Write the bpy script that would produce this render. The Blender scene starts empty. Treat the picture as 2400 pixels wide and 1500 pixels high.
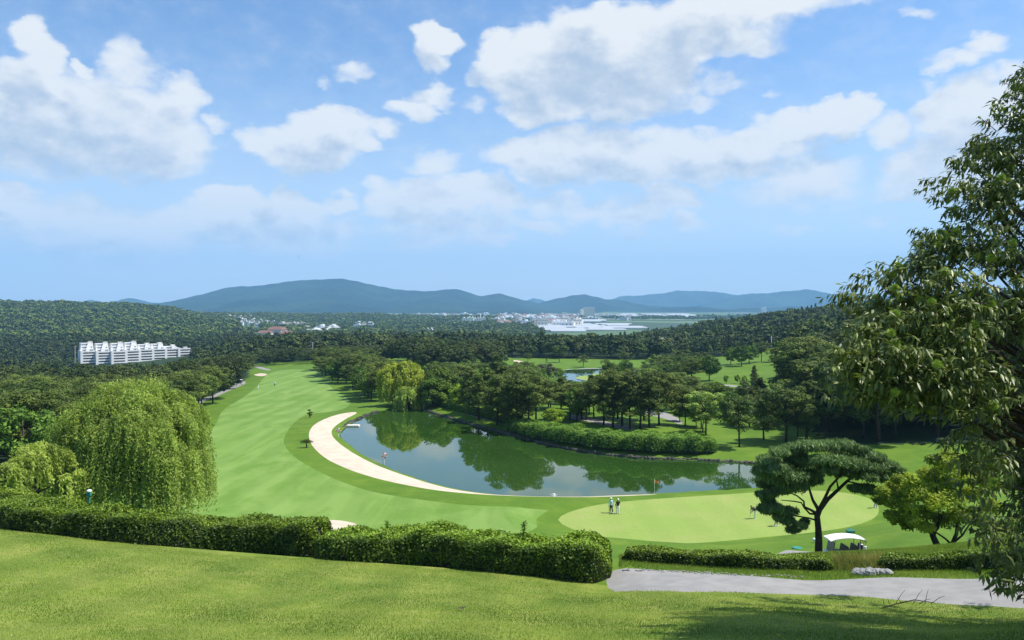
import bpy, bmesh, math, random
import numpy as np
from mathutils import Vector, Matrix
from mathutils.geometry import delaunay_2d_cdt

F = 1780.0            # focal length of the photograph in its own pixels (2400 wide)
HY = 715.0            # row of the horizon
S = bpy.context.scene
C = S.collection
R = math.radians
rnd = random.Random(7)

# ------------------------------------------------------------------ camera
cam_d = bpy.data.cameras.new('camera')
cam = bpy.data.objects.new('camera', cam_d)
C.objects.link(cam)
cam.location = (0, 0, 0)
cam.rotation_euler = (R(90), 0, 0)
cam_d.sensor_width = 36
cam_d.lens = 36 * F / 2400
cam_d.shift_y = -(750 - HY) / 2400
cam_d.clip_start = 0.3
cam_d.clip_end = 60000
S.camera = cam

# ------------------------------------------------------------------ light
SUN_EL, SUN_AZ = 59.0, 87.0        # azimuth measured from the view direction (+Y) towards +X
sd = bpy.data.lights.new('sun', 'SUN')
sd.energy = 5.0
sd.angle = R(0.53)
sd.color = (1.0, 0.95, 0.87)
sun = bpy.data.objects.new('sun', sd)
C.objects.link(sun)
sv = Vector((math.sin(R(SUN_AZ)) * math.cos(R(SUN_EL)), math.cos(R(SUN_AZ)) * math.cos(R(SUN_EL)), math.sin(R(SUN_EL))))
sun.rotation_euler = sv.to_track_quat('Z', 'Y').to_euler()
sun.location = (0, 0, 400)

S.view_settings.view_transform = 'Standard'
S.view_settings.look = 'None'
S.view_settings.gamma = 1.0
S.view_settings.exposure = 0.42
S.view_settings.use_curve_mapping = False
S.render.engine = 'CYCLES'
cy = S.cycles
cy.use_denoising = True
cy.max_bounces = 6
cy.diffuse_bounces = 3
cy.glossy_bounces = 2
cy.transmission_bounces = 3
cy.volume_bounces = 3
cy.transparent_max_bounces = 6
cy.use_adaptive_sampling = True
cy.sample_clamp_indirect = 6

# ------------------------------------------------------------------ node helpers
class NT:
    def __init__(s, t):
        s.t = t; s.n = t.nodes; s.l = t.links
    def new(s, kind, **kw):
        n = s.n.new(kind)
        for k, v in kw.items():
            setattr(n, k, v)
        return n
    def put(s, sock, v):
        if hasattr(v, 'is_output'):
            s.l.new(v, sock)
        elif v is not None:
            sock.default_value = v
    def m(s, op, a, b=None, c=None, clamp=False):
        n = s.new('ShaderNodeMath', operation=op, use_clamp=clamp)
        s.put(n.inputs[0], a)
        if b is not None: s.put(n.inputs[1], b)
        if c is not None: s.put(n.inputs[2], c)
        return n.outputs[0]
    def v(s, op, a, b=None, c=None):
        n = s.new('ShaderNodeVectorMath', operation=op)
        s.put(n.inputs[0], a)
        if b is not None: s.put(n.inputs[1] if op != 'SCALE' else n.inputs['Scale'], b)
        if c is not None: s.put(n.inputs[2], c)
        return n.outputs['Value'] if op in ('LENGTH', 'DOT_PRODUCT', 'DISTANCE') else n.outputs[0]
    def mr(s, x, a, b, c=0.0, d=1.0, kind='SMOOTHSTEP'):
        n = s.new('ShaderNodeMapRange', interpolation_type=kind)
        s.put(n.inputs[0], x)
        for k, q in zip((1, 2, 3, 4), (a, b, c, d)): s.put(n.inputs[k], q)
        return n.outputs[0]
    def mix(s, f, a, b, kind='MIX'):
        n = s.new('ShaderNodeMix', data_type='RGBA', blend_type=kind)
        s.put(n.inputs[0], f)
        s.put(n.inputs[6], a if hasattr(a, 'is_output') else (*a, 1)[:4])
        s.put(n.inputs[7], b if hasattr(b, 'is_output') else (*b, 1)[:4])
        return n.outputs[2]
    def noise(s, vec, scale, detail=4, rough=0.55, col=False, lac=2.0, dist=0.0):
        n = s.new('ShaderNodeTexNoise')
        if vec is not None: s.put(n.inputs['Vector'], vec)
        n.inputs['Scale'].default_value = scale
        n.inputs['Detail'].default_value = detail
        n.inputs['Roughness'].default_value = rough
        n.inputs['Lacunarity'].default_value = lac
        n.inputs['Distortion'].default_value = dist
        return n.outputs[1] if col else n.outputs[0]

# ------------------------------------------------------------------ sky
W = bpy.data.worlds.new('World')
S.world = W
W.use_nodes = True
t = NT(W.node_tree)
W.node_tree.nodes.clear()
sky = t.new('ShaderNodeTexSky', sky_type='NISHITA')
sky.sun_disc = False
sky.sun_elevation = R(SUN_EL)
sky.sun_rotation = R(SUN_AZ)
sky.altitude = 100
sky.air_density = 1.0
sky.dust_density = 0.6
sky.ozone_density = 2.5

def azel(px, py):
    x = (px - 1200) / F; z = (HY - py) / F
    return math.atan2(x, 1), math.atan2(z, math.hypot(1, x))

CLOUDS = [  # column, row, half width, half height, strength
 (88,118,62,52,1.1),(60,185,80,60,1.0),(195,152,34,20,.8),(300,140,48,52,.55),(310,175,70,40,.5),(210,210,110,50,.55),
 (100,240,170,80,1.05),(220,290,190,90,1.05),(340,330,150,75,1.1),(120,330,180,60,.62),(300,370,160,45,.8),
 (430,210,55,42,.75),(400,270,80,55,.75),(520,293,30,24,.6),
 (30,445,70,30,.85),(60,490,110,40,.7),(190,500,130,45,.55),(330,525,150,50,.55),(200,560,220,50,.42),
 (545,480,75,30,.95),(560,510,120,36,.7),(660,470,34,38,1.05),(690,500,70,36,.85),(788,487,40,22,.85),(620,560,210,42,.4),(790,550,50,20,.35),
 (800,300,70,38,1.0),(745,335,110,45,1.05),(615,330,45,35,.7),(660,345,70,35,.8),(855,360,36,20,.8),(885,315,36,20,.6),(740,375,90,30,.6),
 (1015,95,46,36,1.15),(1003,140,34,30,.7),(968,262,46,30,.75),(1010,225,50,26,.65),(832,166,42,20,.45),(765,190,20,10,.3),
 (1150,130,50,45,.95),(1115,170,28,20,.5),(1250,150,110,65,1.15),(1390,110,120,80,1.25),(1410,35,32,26,1.0),(1500,120,120,75,1.2),(1620,70,90,80,1.1),(1700,20,120,60,1.0),(1830,20,110,42,.7),
 (1560,160,90,50,1.0),(1300,220,130,55,.95),(1440,220,130,60,1.0),(1220,265,60,26,.75),(1740,100,90,35,.6),
 (1620,225,60,18,.4),(1680,190,50,16,.35),
 (1330,325,60,30,.6),(1230,370,80,36,.8),(1330,360,110,50,1.0),(1430,335,75,40,1.05),(1500,360,110,50,1.0),(1640,350,120,48,.9),(1740,330,90,45,.95),
 (1850,320,90,42,1.0),(1960,290,60,38,1.1),(2000,265,44,28,1.05),(2080,305,60,34,.75),(1500,400,170,30,.6),(1700,390,160,30,.55),
 (1900,420,90,50,.45),(1860,450,100,26,.35),
 (2180,250,60,40,.75),(2270,260,100,60,.85),(2370,250,80,70,.85),(2250,330,120,50,.65),(2160,385,90,40,.6),(2300,390,120,50,.5),(2150,430,110,24,.4),
 (2230,150,70,22,.55),(2290,115,60,24,.6),(2180,180,30,14,.5),(2150,42,40,14,.45),(2000,10,60,14,.3),
 (1010,395,60,26,.45),(900,490,50,34,.6),(1000,465,90,36,.85),(1090,455,90,32,.9),(1185,465,50,38,.8),(960,510,90,24,.6),(1090,520,120,40,.4),(1000,555,90,22,.32),(1150,572,50,16,.45),
 (1300,480,60,30,.45),(1400,500,110,20,.42),(1500,485,60,24,.6),(1570,462,60,26,.65),(1290,542,70,18,.5),(1490,530,26,16,.35),(1605,518,36,18,.5),
 (2050,518,50,16,.3),(1840,545,20,10,.25),(1890,542,24,10,.25),(1110,245,30,14,.3),(1790,238,26,12,.3)]

blob = bpy.data.node_groups.new('cloud puff', 'ShaderNodeTree')
for nm, ty in (('P', 'NodeSocketVector'), ('C', 'NodeSocketVector'), ('I', 'NodeSocketVector'), ('W', 'NodeSocketFloat'), ('D', 'NodeSocketFloat')):
    blob.interface.new_socket(nm, in_out='INPUT', socket_type=ty)
blob.interface.new_socket('D', in_out='OUTPUT', socket_type='NodeSocketFloat')
b = NT(blob)
gi = b.new('NodeGroupInput'); go = b.new('NodeGroupOutput')
q = b.v('MULTIPLY', b.v('SUBTRACT', gi.outputs['P'], gi.outputs['C']), gi.outputs['I'])
val = b.m('MULTIPLY', b.m('SUBTRACT', 1.0, b.v('DOT_PRODUCT', q, q)), gi.outputs['W'])
b.l.new(b.m('SMOOTH_MAX', gi.outputs['D'], val, 0.22), go.inputs[0])

tc = t.new('ShaderNodeTexCoord')
dirv = tc.outputs['Generated']
sp = t.new('ShaderNodeSeparateXYZ'); t.l.new(dirv, sp.inputs[0])
az = t.m('ARCTAN2', sp.outputs[0], sp.outputs[1])
el = t.m('ARCSINE', sp.outputs[2])
cb = t.new('ShaderNodeCombineXYZ'); t.l.new(az, cb.inputs[0]); t.l.new(el, cb.inputs[1])
sq = t.v('MULTIPLY', dirv, (1, 1, 1.7))
warp = t.v('SCALE', t.v('SUBTRACT', t.noise(sq, 9, 3, .55, col=True), (.5, .5, .5)), 0.075)
warp2 = t.v('SCALE', t.v('SUBTRACT', t.noise(sq, 30, 4, .6, col=True), (.5, .5, .5)), 0.030)
P0 = t.v('ADD', t.v('ADD', cb.outputs[0], warp), warp2)
def field(P):
    D = 0.0
    for (cx, cyy, rx, ry, w) in CLOUDS:
        if w < .8 and cyy > 370: w, rx, ry = w * 1.25, rx * 1.1, ry * 1.15
        a0, e0 = azel(cx, cyy)
        k = math.cos(a0)
        gx = F / (rx * 1.25 * k * k); gy = F / (ry * 1.3 * k)
        g = t.new('ShaderNodeGroup'); g.node_tree = blob
        t.l.new(P, g.inputs['P'])
        g.inputs['C'].default_value = (a0, e0, 0)
        g.inputs['I'].default_value = (gx, gy, 0)
        g.inputs['W'].default_value = w
        t.put(g.inputs['D'], D)
        D = g.outputs[0]
    return D
D1 = field(P0)
D2 = field(t.v('ADD', P0, (0.016, 0.036, 0)))
fine = t.m('SUBTRACT', t.noise(sq, 26, 8, .62), 0.5)
fine2 = t.m('SUBTRACT', t.noise(t.v('ADD', sq, (.012, .002, .02)), 26, 8, .62), 0.5)
dens = t.m('ADD', D1, t.m('MULTIPLY', fine, 0.75))
alpha = t.mr(dens, -0.13, 0.62)
alpha = t.m('MULTIPLY', alpha, t.mr(D1, -0.30, 0.25))
shade = t.m('ADD', t.m('MULTIPLY', D2, 0.55), t.m('MULTIPLY', t.m('SUBTRACT', fine2, fine), 0.8))
shade = t.mr(shade, 0.05, 0.85)
ccol = t.mix(shade, (0.90, 0.92, 0.93), (0.48, 0.58, 0.72))
# far clouds near the horizon sink into the haze
low = t.mr(el, 0.02, 0.17)
alpha = t.m('MULTIPLY', alpha, t.m('ADD', 0.80, t.m('MULTIPLY', low, 0.20)))
CL = 0.93
bgs = t.new('ShaderNodeBackground'); bgs.inputs['Strength'].default_value = 0.125
veil = t.m('MULTIPLY', t.mr(t.m('ABSOLUTE', el), 0.0, 0.34, 1.0, 0.0), 0.70)
t.l.new(t.mix(veil, t.mix(1.0, sky.outputs[0], (0.82, 0.96, 1.08), 'MULTIPLY'), (4.6, 5.2, 5.9)), bgs.inputs[0])
bgc = t.new('ShaderNodeBackground'); bgc.inputs['Strength'].default_value = CL * 0.82
t.l.new(ccol, bgc.inputs[0])
mx = t.new('ShaderNodeMixShader')
veil = t.m('MULTIPLY', t.mr(t.m('ABSOLUTE', el), 0.0, 0.34, 1.0, 0.0), 0.60)
t.l.new(alpha, mx.inputs[0]); t.l.new(bgs.outputs[0], mx.inputs[1]); t.l.new(bgc.outputs[0], mx.inputs[2])
wo = t.new('ShaderNodeOutputWorld'); t.l.new(mx.outputs[0], wo.inputs[0])
W.cycles.sampling_method = 'MANUAL'
W.cycles.sample_map_resolution = 512

# ------------------------------------------------------------------ mesh and tagging helpers
def tag(o, label=None, cat=None, group=None, kind=None):
    if label: o['label'] = label
    if cat: o['category'] = cat
    if group: o['group'] = group
    if kind: o['kind'] = kind
    return o
def mesh(name, V, faces, mats, smooth=False, attrs=None, mi=None):
    """faces: list of index arrays (n,k)"""
    me = bpy.data.meshes.new(name)
    V = np.asarray(V, dtype=np.float32).reshape(-1, 3)
    fl = [np.asarray(f, dtype=np.int32) for f in (faces if isinstance(faces, list) else [faces]) if len(f)]
    nl = sum(f.size for f in fl); nf = sum(len(f) for f in fl)
    me.vertices.add(len(V)); me.vertices.foreach_set('co', V.ravel())
    if nf:
        me.loops.add(nl); me.polygons.add(nf)
        me.loops.foreach_set('vertex_index', np.concatenate([f.ravel() for f in fl]))
        st = []; s0 = 0
        for f in fl:
            st.append(s0 + np.arange(len(f)) * f.shape[1]); s0 += f.size
        me.polygons.foreach_set('loop_start', np.concatenate(st).astype(np.int32))
        if mi is not None: me.polygons.foreach_set('material_index', np.asarray(mi, dtype=np.int32))
        if smooth: me.polygons.foreach_set('use_smooth', np.ones(nf, dtype=bool))
    for k, a in (attrs or {}).items():
        at = me.attributes.new(k, 'FLOAT', 'POINT'); at.data.foreach_set('value', np.asarray(a, dtype=np.float32))
    for m_ in (mats if isinstance(mats, (list, tuple)) else [mats]): me.materials.append(m_)
    me.update(calc_edges=True)
    return me
def link(name, me, parent=None, loc=None):
    o = bpy.data.objects.new(name, me); C.objects.link(o)
    if parent: o.parent = parent
    if loc is not None: o.location = loc
    return o
def empty(name, loc, rz=0.0, sc=1.0):
    o = bpy.data.objects.new(name, None); C.objects.link(o)
    o.location = loc; o.rotation_euler = (0, 0, rz); o.scale = (sc, sc, sc) if not isinstance(sc, tuple) else sc
    o.empty_display_size = 0.3
    return o
def copy_thing(root, loc, rz=0.0, sc=1.0, label=None, group=None):
    c = root.copy(); C.objects.link(c); c.location = loc; c.rotation_euler = (0, 0, rz)
    c.scale = (sc, sc, sc) if not isinstance(sc, tuple) else sc
    if label: c['label'] = label
    if group: c['group'] = group
    for ch in KIDS.get(root.name, []):
        d = ch.copy(); C.objects.link(d); d.parent = c
        for g in KIDS.get(ch.name, []):
            e = g.copy(); C.objects.link(e); e.parent = d
    return c
KIDS = {}
def kid(name, me, parent):
    o = link(name, me, parent)
    KIDS.setdefault(parent.name, []).append(o)
    return o

class MB:
    """collects boxes, tubes and other pieces into one mesh"""
    def __init__(s): s.v = []; s.f = []; s.m = []; s.n = 0
    def add(s, V, Fs, mi=0):
        for f in Fs:
            s.f.append([i + s.n for i in f]); s.m.append(mi)
        s.v += [tuple(p) for p in V]; s.n += len(V)
    def box(s, c, d, rz=0.0, mi=0, M=None):
        x, y, z = [k / 2 for k in d]
        P = [Vector((a * x, b_ * y, e * z)) for a in (-1, 1) for b_ in (-1, 1) for e in (-1, 1)]
        rot = M if M is not None else Matrix.Rotation(rz, 3, 'Z')
        P = [rot @ p + Vector(c) for p in P]
        s.add(P, [(0, 1, 3, 2), (4, 6, 7, 5), (0, 4, 5, 1), (2, 3, 7, 6), (0, 2, 6, 4), (1, 5, 7, 3)], mi)
    def tube(s, pts, rad, n=8, mi=0, cap=True):
        pts = [Vector(p) for p in pts]
        rad = rad if isinstance(rad, (list, tuple)) else [rad] * len(pts)
        V = []; ref = Vector((0.13, 0.27, 0.95))
        for i, p in enumerate(pts):
            d = (pts[min(i + 1, len(pts) - 1)] - pts[max(i - 1, 0)]).normalized()
            r0 = ref if abs(d.dot(ref)) < .93 else Vector((1, 0, .1))
            a = d.cross(r0).normalized(); b_ = d.cross(a)
            for k in range(n):
                an = 2 * math.pi * k / n
                V.append(p + (a * math.cos(an) + b_ * math.sin(an)) * rad[i])
        Fs = []
        for i in range(len(pts) - 1):
            for k in range(n):
                k2 = (k + 1) % n
                Fs.append((i * n + k, i * n + k2, (i + 1) * n + k2, (i + 1) * n + k))
        if cap:
            Fs.append(tuple(range(n - 1, -1, -1))); Fs.append(tuple((len(pts) - 1) * n + k for k in range(n)))
        s.add(V, Fs, mi)
    def ball(s, c, r, n=10, m_=7, mi=0, jit=0, rg=None):
        r = (r, r, r) if not isinstance(r, (tuple, list)) else r
        V = [(c[0], c[1], c[2] + r[2])]
        for i in range(1, m_):
            ph = math.pi * i / m_
            for k in range(n):
                a = 2 * math.pi * k / n
                j = 1 + (rg.uniform(-jit, jit) if rg else 0)
                V.append((c[0] + r[0] * math.sin(ph) * math.cos(a) * j, c[1] + r[1] * math.sin(ph) * math.sin(a) * j, c[2] + r[2] * math.cos(ph) * j))
        V.append((c[0], c[1], c[2] - r[2]))
        Fs = [(0, 1 + k, 1 + (k + 1) % n) for k in range(n)]
        for i in range(m_ - 2):
            for k in range(n):
                a = 1 + i * n; k2 = (k + 1) % n
                Fs.append((a + k, a + n + k, a + n + k2, a + k2))
        L = len(V) - 1; a = 1 + (m_ - 2) * n
        Fs += [(L, a + (k + 1) % n, a + k) for k in range(n)]
        s.add(V, Fs, mi)
    def prism(s, poly, z0, z1, mi=0):
        n = len(poly)
        V = [(p[0], p[1], z0) for p in poly] + [(p[0], p[1], z1) for p in poly]
        s.add(V, [tuple(range(n - 1, -1, -1)), tuple(range(n, 2 * n))] + [(k, (k + 1) % n, n + (k + 1) % n, n + k) for k in range(n)], mi)
    def mesh(s, name, mats, smooth=False):
        me = bpy.data.meshes.new(name)
        me.from_pydata(s.v, [], s.f)
        for m_ in (mats if isinstance(mats, (list, tuple)) else [mats]): me.materials.append(m_)
        me.polygons.foreach_set('material_index', s.m)
        if smooth: me.polygons.foreach_set('use_smooth', [True] * len(s.f))
        me.update()
        return me
    def link(s, name, mats, parent=None, smooth=False):
        me = s.mesh(name, mats, smooth)
        return kid(name, me, parent) if parent else link(name, me)

# ------------------------------------------------------------------ materials
def mat(name):
    m_ = bpy.data.materials.new(name); m_.use_nodes = True
    m_.node_tree.nodes.clear()
    t_ = NT(m_.node_tree)
    o = t_.new('ShaderNodeOutputMaterial')
    return m_, t_, o
def plain(name, col, rough=.6, metal=0.0, var=.12, scale=4.0, bump=0.0, spec=.4):
    m_, t_, o = mat(name)
    p = t_.new('ShaderNodeBsdfPrincipled')
    tc_ = t_.new('ShaderNodeTexCoord')
    n = t_.noise(tc_.outputs['Object'], scale, 4)
    a = tuple(c * (1 - var) for c in col); b_ = tuple(min(1, c * (1 + var)) for c in col)
    t_.l.new(t_.mix(t_.mr(n, .3, .7), a, b_), p.inputs['Base Color'])
    p.inputs['Roughness'].default_value = rough
    p.inputs['Metallic'].default_value = metal
    p.inputs['Specular IOR Level'].default_value = spec
    if bump:
        bp = t_.new('ShaderNodeBump'); bp.inputs['Strength'].default_value = bump
        t_.l.new(n, bp.inputs['Height']); t_.l.new(bp.outputs[0], p.inputs['Normal'])
    t_.l.new(p.outputs[0], o.inputs[0])
    return m_
def leafmat(name, dark, light, tr=.3, rough=.6, spec=.12, patch=0.0):
    m_, t_, o = mat(name)
    at = t_.new('ShaderNodeAttribute', attribute_name='tint')
    oi = t_.new('ShaderNodeObjectInfo')
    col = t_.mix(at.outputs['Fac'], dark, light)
    hs = t_.new('ShaderNodeHueSaturation')
    t_.l.new(col, hs.inputs['Color'])
    t_.l.new(t_.m('MULTIPLY_ADD', oi.outputs['Random'], .5, .74), hs.inputs['Value'])
    rr = t_.m('FRACT', t_.m('MULTIPLY', oi.outputs['Random'], 17.3))
    t_.l.new(t_.m('MULTIPLY_ADD', rr, .028, .486), hs.inputs['Hue'])
    if patch:
        g = t_.new('ShaderNodeNewGeometry'); nz = t_.noise(g.outputs['Position'], .035, 4, .7)
        t_.l.new(t_.mix(t_.mr(nz, .35, .65), t_.mix(at.outputs['Fac'], dark, light), t_.mix(at.outputs['Fac'], tuple(c * (1 + patch) for c in dark), tuple(c * (1 + k_ * patch) for c, k_ in zip(light, (1.3, .8, .3))))), hs.inputs['Color'])
    p = t_.new('ShaderNodeBsdfPrincipled')
    p.inputs['Roughness'].default_value = rough; p.inputs['Specular IOR Level'].default_value = spec
    t_.l.new(hs.outputs[0], p.inputs['Base Color'])
    tl = t_.new('ShaderNodeBsdfTranslucent'); t_.l.new(t_.mix(1.0, hs.outputs[0], (1.25, 1.3, .6), 'MULTIPLY'), tl.inputs[0])
    ms = t_.new('ShaderNodeMixShader'); ms.inputs[0].default_value = tr
    t_.l.new(p.outputs[0], ms.inputs[1]); t_.l.new(tl.outputs[0], ms.inputs[2]); t_.l.new(ms.outputs[0], o.inputs[0])
    return m_
def grass(name, cols, scales, stripe=None, bump=.25, rough=.85, sheen=0.0):
    """three colours mixed by two scales of noise; stripe=(scale, strength)"""
    m_, t_, o = mat(name)
    g = t_.new('ShaderNodeNewGeometry')
    P = g.outputs['Position']
    n1 = t_.noise(P, scales[0], 5, .6)
    n2 = t_.noise(P, scales[1], 5, .65)
    col = t_.mix(t_.mr(n1, .34, .66), cols[0], cols[1])
    col = t_.mix(t_.mr(n2, .35, .72), col, cols[2])
    n3 = t_.noise(P, scales[2], 4, .7)
    col = t_.mix(t_.mr(n3, .25, .8, 0, .35), col, tuple(c * .55 for c in cols[0]))
    if stripe:
        st = stripe
        mp = t_.new('ShaderNodeMapping'); t_.l.new(P, mp.inputs[0])
        mp.inputs['Rotation'].default_value = (0, 0, st[2]); mp.inputs['Scale'].default_value = (1, st[3], 1)
        ns = t_.noise(mp.outputs[0], st[0], 3, .6, dist=1.2)
        col = t_.mix(t_.mr(ns, .40, .60, 0, st[1]), col, cols[3])
        if len(st) > 4:
            wv = t_.new('ShaderNodeTexWave'); t_.l.new(P, wv.inputs[0]); wv.inputs['Scale'].default_value = st[4]; wv.inputs['Distortion'].default_value = st[5]; wv.inputs['Detail'].default_value = 3; wv.inputs['Detail Scale'].default_value = st[6]; wv.bands_direction = 'X'
            col = t_.mix(t_.mr(wv.outputs[1], .25, .75, 0, st[7]), col, tuple(c * .72 for c in cols[0]))
    p = t_.new('ShaderNodeBsdfPrincipled')
    t_.l.new(col, p.inputs['Base Color'])
    p.inputs['Roughness'].default_value = rough
    p.inputs['Specular IOR Level'].default_value = .2
    bp = t_.new('ShaderNodeBump'); bp.inputs['Strength'].default_value = bump; bp.inputs['Distance'].default_value = .05
    t_.l.new(t_.noise(P, scales[2] * 1.7, 4, .7), bp.inputs['Height']); t_.l.new(bp.outputs[0], p.inputs['Normal'])
    t_.l.new(p.outputs[0], o.inputs[0])
    return m_
M = {}
M['lawn'] = grass('lawn grass', [(0.113, 0.190, 0.021), (0.225, 0.285, 0.040), (0.294, 0.314, 0.072), (0.118, 0.190, 0.016)], (.22, .9, 14), (.5, .35, .25, 3.0, .11, 3.0, .3, .35), bump=.5)
M['rough'] = grass('rough grass', [(0.074, 0.160, 0.009), (0.101, 0.196, 0.011), (0.147, 0.232, 0.019), (0.067, 0.136, 0.009)], (.05, .22, 3.0), (.12, .35, .6, 2.5), bump=.4)
M['fairway'] = grass('fairway grass', [(0.119, 0.236, 0.028), (0.148, 0.264, 0.039), (0.184, 0.296, 0.059), (0.209, 0.317, 0.075)], (.035, .12, 2.0), (.16, .6, .35, .22, .055, 9, .16, .22), bump=.12)
M['green'] = grass('green grass', [(0.231, 0.332, 0.066), (0.251, 0.344, 0.073), (0.308, 0.348, 0.101), (0.227, 0.332, 0.062)], (.06, .17, 3.0), (.2, .3, 1.2, 3.0, .07, 1.5, .3, .12), bump=.05)
M['sand'] = plain('pale sand', (.56, .465, .36), .95, var=.10, scale=.6, bump=.1, spec=.1)
M['asphalt'] = plain('worn grey path surface', (.275, .265, .25), .9, var=.10, scale=1.6, bump=.3, spec=.2)
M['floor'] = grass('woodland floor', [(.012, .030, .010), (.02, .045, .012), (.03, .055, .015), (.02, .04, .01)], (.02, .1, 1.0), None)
M['bark'] = plain('bark', (.055, .042, .034), .95, var=.35, scale=6, bump=.6, spec=.15)
M['barkgrey'] = plain('grey bark', (.11, .095, .08), .95, var=.3, scale=5, bump=.5, spec=.15)
M['pine'] = leafmat('pine needles', (0.028, 0.053, 0.012), (0.171, 0.229, 0.042), 0.11)
M['pinebright'] = leafmat('light green pine needles', (0.068, 0.129, 0.025), (0.314, 0.434, 0.086), 0.15)  # lighter green needles for some of the pines
M['broad'] = leafmat('broad leaves', (0.030, 0.069, 0.013), (0.184, 0.290, 0.041), 0.17)
M['lime'] = leafmat('yellow green leaves', (0.115, 0.213, 0.018), (0.344, 0.469, 0.046), .35)
M['willow'] = leafmat('willow leaves', (0.117, 0.173, 0.032), (0.581, 0.693, 0.153), .40)
M['willowgold'] = leafmat('golden willow leaves', (0.144, 0.207, 0.027), (0.432, 0.504, 0.072), .35)
M['plum'] = leafmat('reddish leaves', (0.070, 0.084, 0.042), (0.154, 0.161, 0.084), .2)
M['hedge'] = leafmat('hedge leaves', (0.022, 0.051, 0.008), (0.315, 0.441, 0.041), .18, rough=.5, spec=.2)
M['shore'] = leafmat('shore shrub leaves', (0.067, 0.134, 0.019), (0.288, 0.432, 0.072), .30)
M['hedgewood'] = plain('hedge twigs', (.022, .028, .012), .95, var=.4, scale=14)
M['chestnut'] = leafmat('chestnut leaves', (.018, .036, .009), (.165, .225, .040), .17, rough=.42, spec=.3)
M['burr'] = plain('chestnut burr spines', (.34, .46, .06), .7, var=.3, scale=40)
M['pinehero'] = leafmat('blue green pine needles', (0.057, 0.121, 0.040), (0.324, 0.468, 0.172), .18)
M['maple'] = leafmat('maple leaves', (0.082, 0.151, 0.017), (0.399, 0.495, 0.048), .35)
M['farwood'] = leafmat('far tree crowns', (0.019, 0.036, 0.013), (0.094, 0.132, 0.031), 0.08, patch=.35)
M['hillwood'] = leafmat('hill tree crowns', (0.028, 0.056, 0.014), (0.130, 0.186, 0.041), 0.10, patch=.35)

# water
m_, t_, o = mat('pond water')
p = t_.new('ShaderNodeBsdfPrincipled')
g = t_.new('ShaderNodeNewGeometry')
t_.l.new(t_.mix(t_.mr(t_.noise(g.outputs['Position'], .03, 3), .35, .65), (.022, .060, .008), (.029, .070, .013)), p.inputs['Base Color'])
p.inputs['Roughness'].default_value = .02
p.inputs['IOR'].default_value = 1.58
p.inputs['Specular IOR Level'].default_value = .75
bp = t_.new('ShaderNodeBump'); bp.inputs['Strength'].default_value = .012; bp.inputs['Distance'].default_value = .1
t_.l.new(t_.noise(g.outputs['Position'], 1.1, 4, .6), bp.inputs['Height']); t_.l.new(bp.outputs[0], p.inputs['Normal'])
t_.l.new(p.outputs[0], o.inputs[0]); M['water'] = m_

# far plain: fields, paddies, scrub
m_, t_, o = mat('valley fields')
p = t_.new('ShaderNodeBsdfPrincipled'); p.inputs['Roughness'].default_value = .9
g = t_.new('ShaderNodeNewGeometry')
vo = t_.new('ShaderNodeTexVoronoi'); vo.inputs['Scale'].default_value = .006
t_.l.new(g.outputs['Position'], vo.inputs['Vector'])
s2 = t_.new('ShaderNodeSeparateColor'); t_.l.new(vo.outputs['Color'], s2.inputs[0])
col = t_.mix(s2.outputs[0], (.045, .10, .035), (.13, .21, .07))
col = t_.mix(t_.mr(s2.outputs[1], .75, .9), col, (.26, .27, .20))
col = t_.mix(t_.mr(t_.noise(g.outputs['Position'], .0016, 3), .46, .54), (.03, .065, .025), col)
t_.l.new(col, p.inputs['Base Color']); t_.l.new(p.outputs[0], o.inputs[0]); M['plain'] = m_
m_, t_, o = mat('wooded mountain slope')
p = t_.new('ShaderNodeBsdfPrincipled'); p.inputs['Roughness'].default_value = .95; p.inputs['Specular IOR Level'].default_value = .1
g = t_.new('ShaderNodeNewGeometry')
col = t_.mix(t_.mr(t_.noise(g.outputs['Position'], .0022, 7, .6), .38, .62), (.007, .026, .018), (.022, .052, .026))
t_.l.new(col, p.inputs['Base Color'])
bp = t_.new('ShaderNodeBump'); bp.inputs['Strength'].default_value = 1.0; bp.inputs['Distance'].default_value = 40
t_.l.new(t_.noise(g.outputs['Position'], .012, 6, .65), bp.inputs['Height']); t_.l.new(bp.outputs[0], p.inputs['Normal'])
t_.l.new(p.outputs[0], o.inputs[0]); M['mountain'] = m_
M['white'] = plain('white painted wall', (.78, .78, .76), .6, var=.04, scale=.3)
M['cream'] = plain('cream painted wall', (.72, .68, .58), .7, var=.05, scale=.3)
M['glassdark'] = plain('dark window glass', (.05, .065, .08), .15, var=.3, scale=.4, spec=.8)
M['redroof'] = plain('reddish brown roof', (.20, .115, .09), .8, var=.2, scale=.5)
M['greyroof'] = plain('grey roof', (.25, .25, .26), .8, var=.2, scale=.5)
M['blueroof'] = plain('pale blue roof', (.45, .55, .62), .6, var=.1, scale=.5)
M['poly'] = plain('white greenhouse film', (.42, .45, .47), .4, var=.06, scale=.05)
M['earth'] = plain('orange cut earth', (.52, .33, .18), .95, var=.15, scale=.01, bump=.3)
M['concrete'] = plain('concrete', (.42, .41, .38), .85, var=.12, scale=2)
M['black'] = plain('black plastic', (.02, .02, .022), .5, var=.2)
M['rubber'] = plain('tyre rubber', (.018, .018, .018), .85)
M['metal'] = plain('grey metal', (.45, .46, .47), .35, metal=.8)
M['red'] = plain('red paint', (.62, .06, .04), .5)
M['orange'] = plain('orange paint', (.75, .22, .08), .5)
M['teal'] = plain('teal tarpaulin', (.03, .22, .16), .6, var=.25)
M['skin'] = plain('skin', (.50, .31, .22), .6, var=.05)
M['hair'] = plain('dark hair', (.02, .015, .012), .5)
M['ltblue'] = plain('light blue cloth', (.42, .62, .74), .85)
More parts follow.
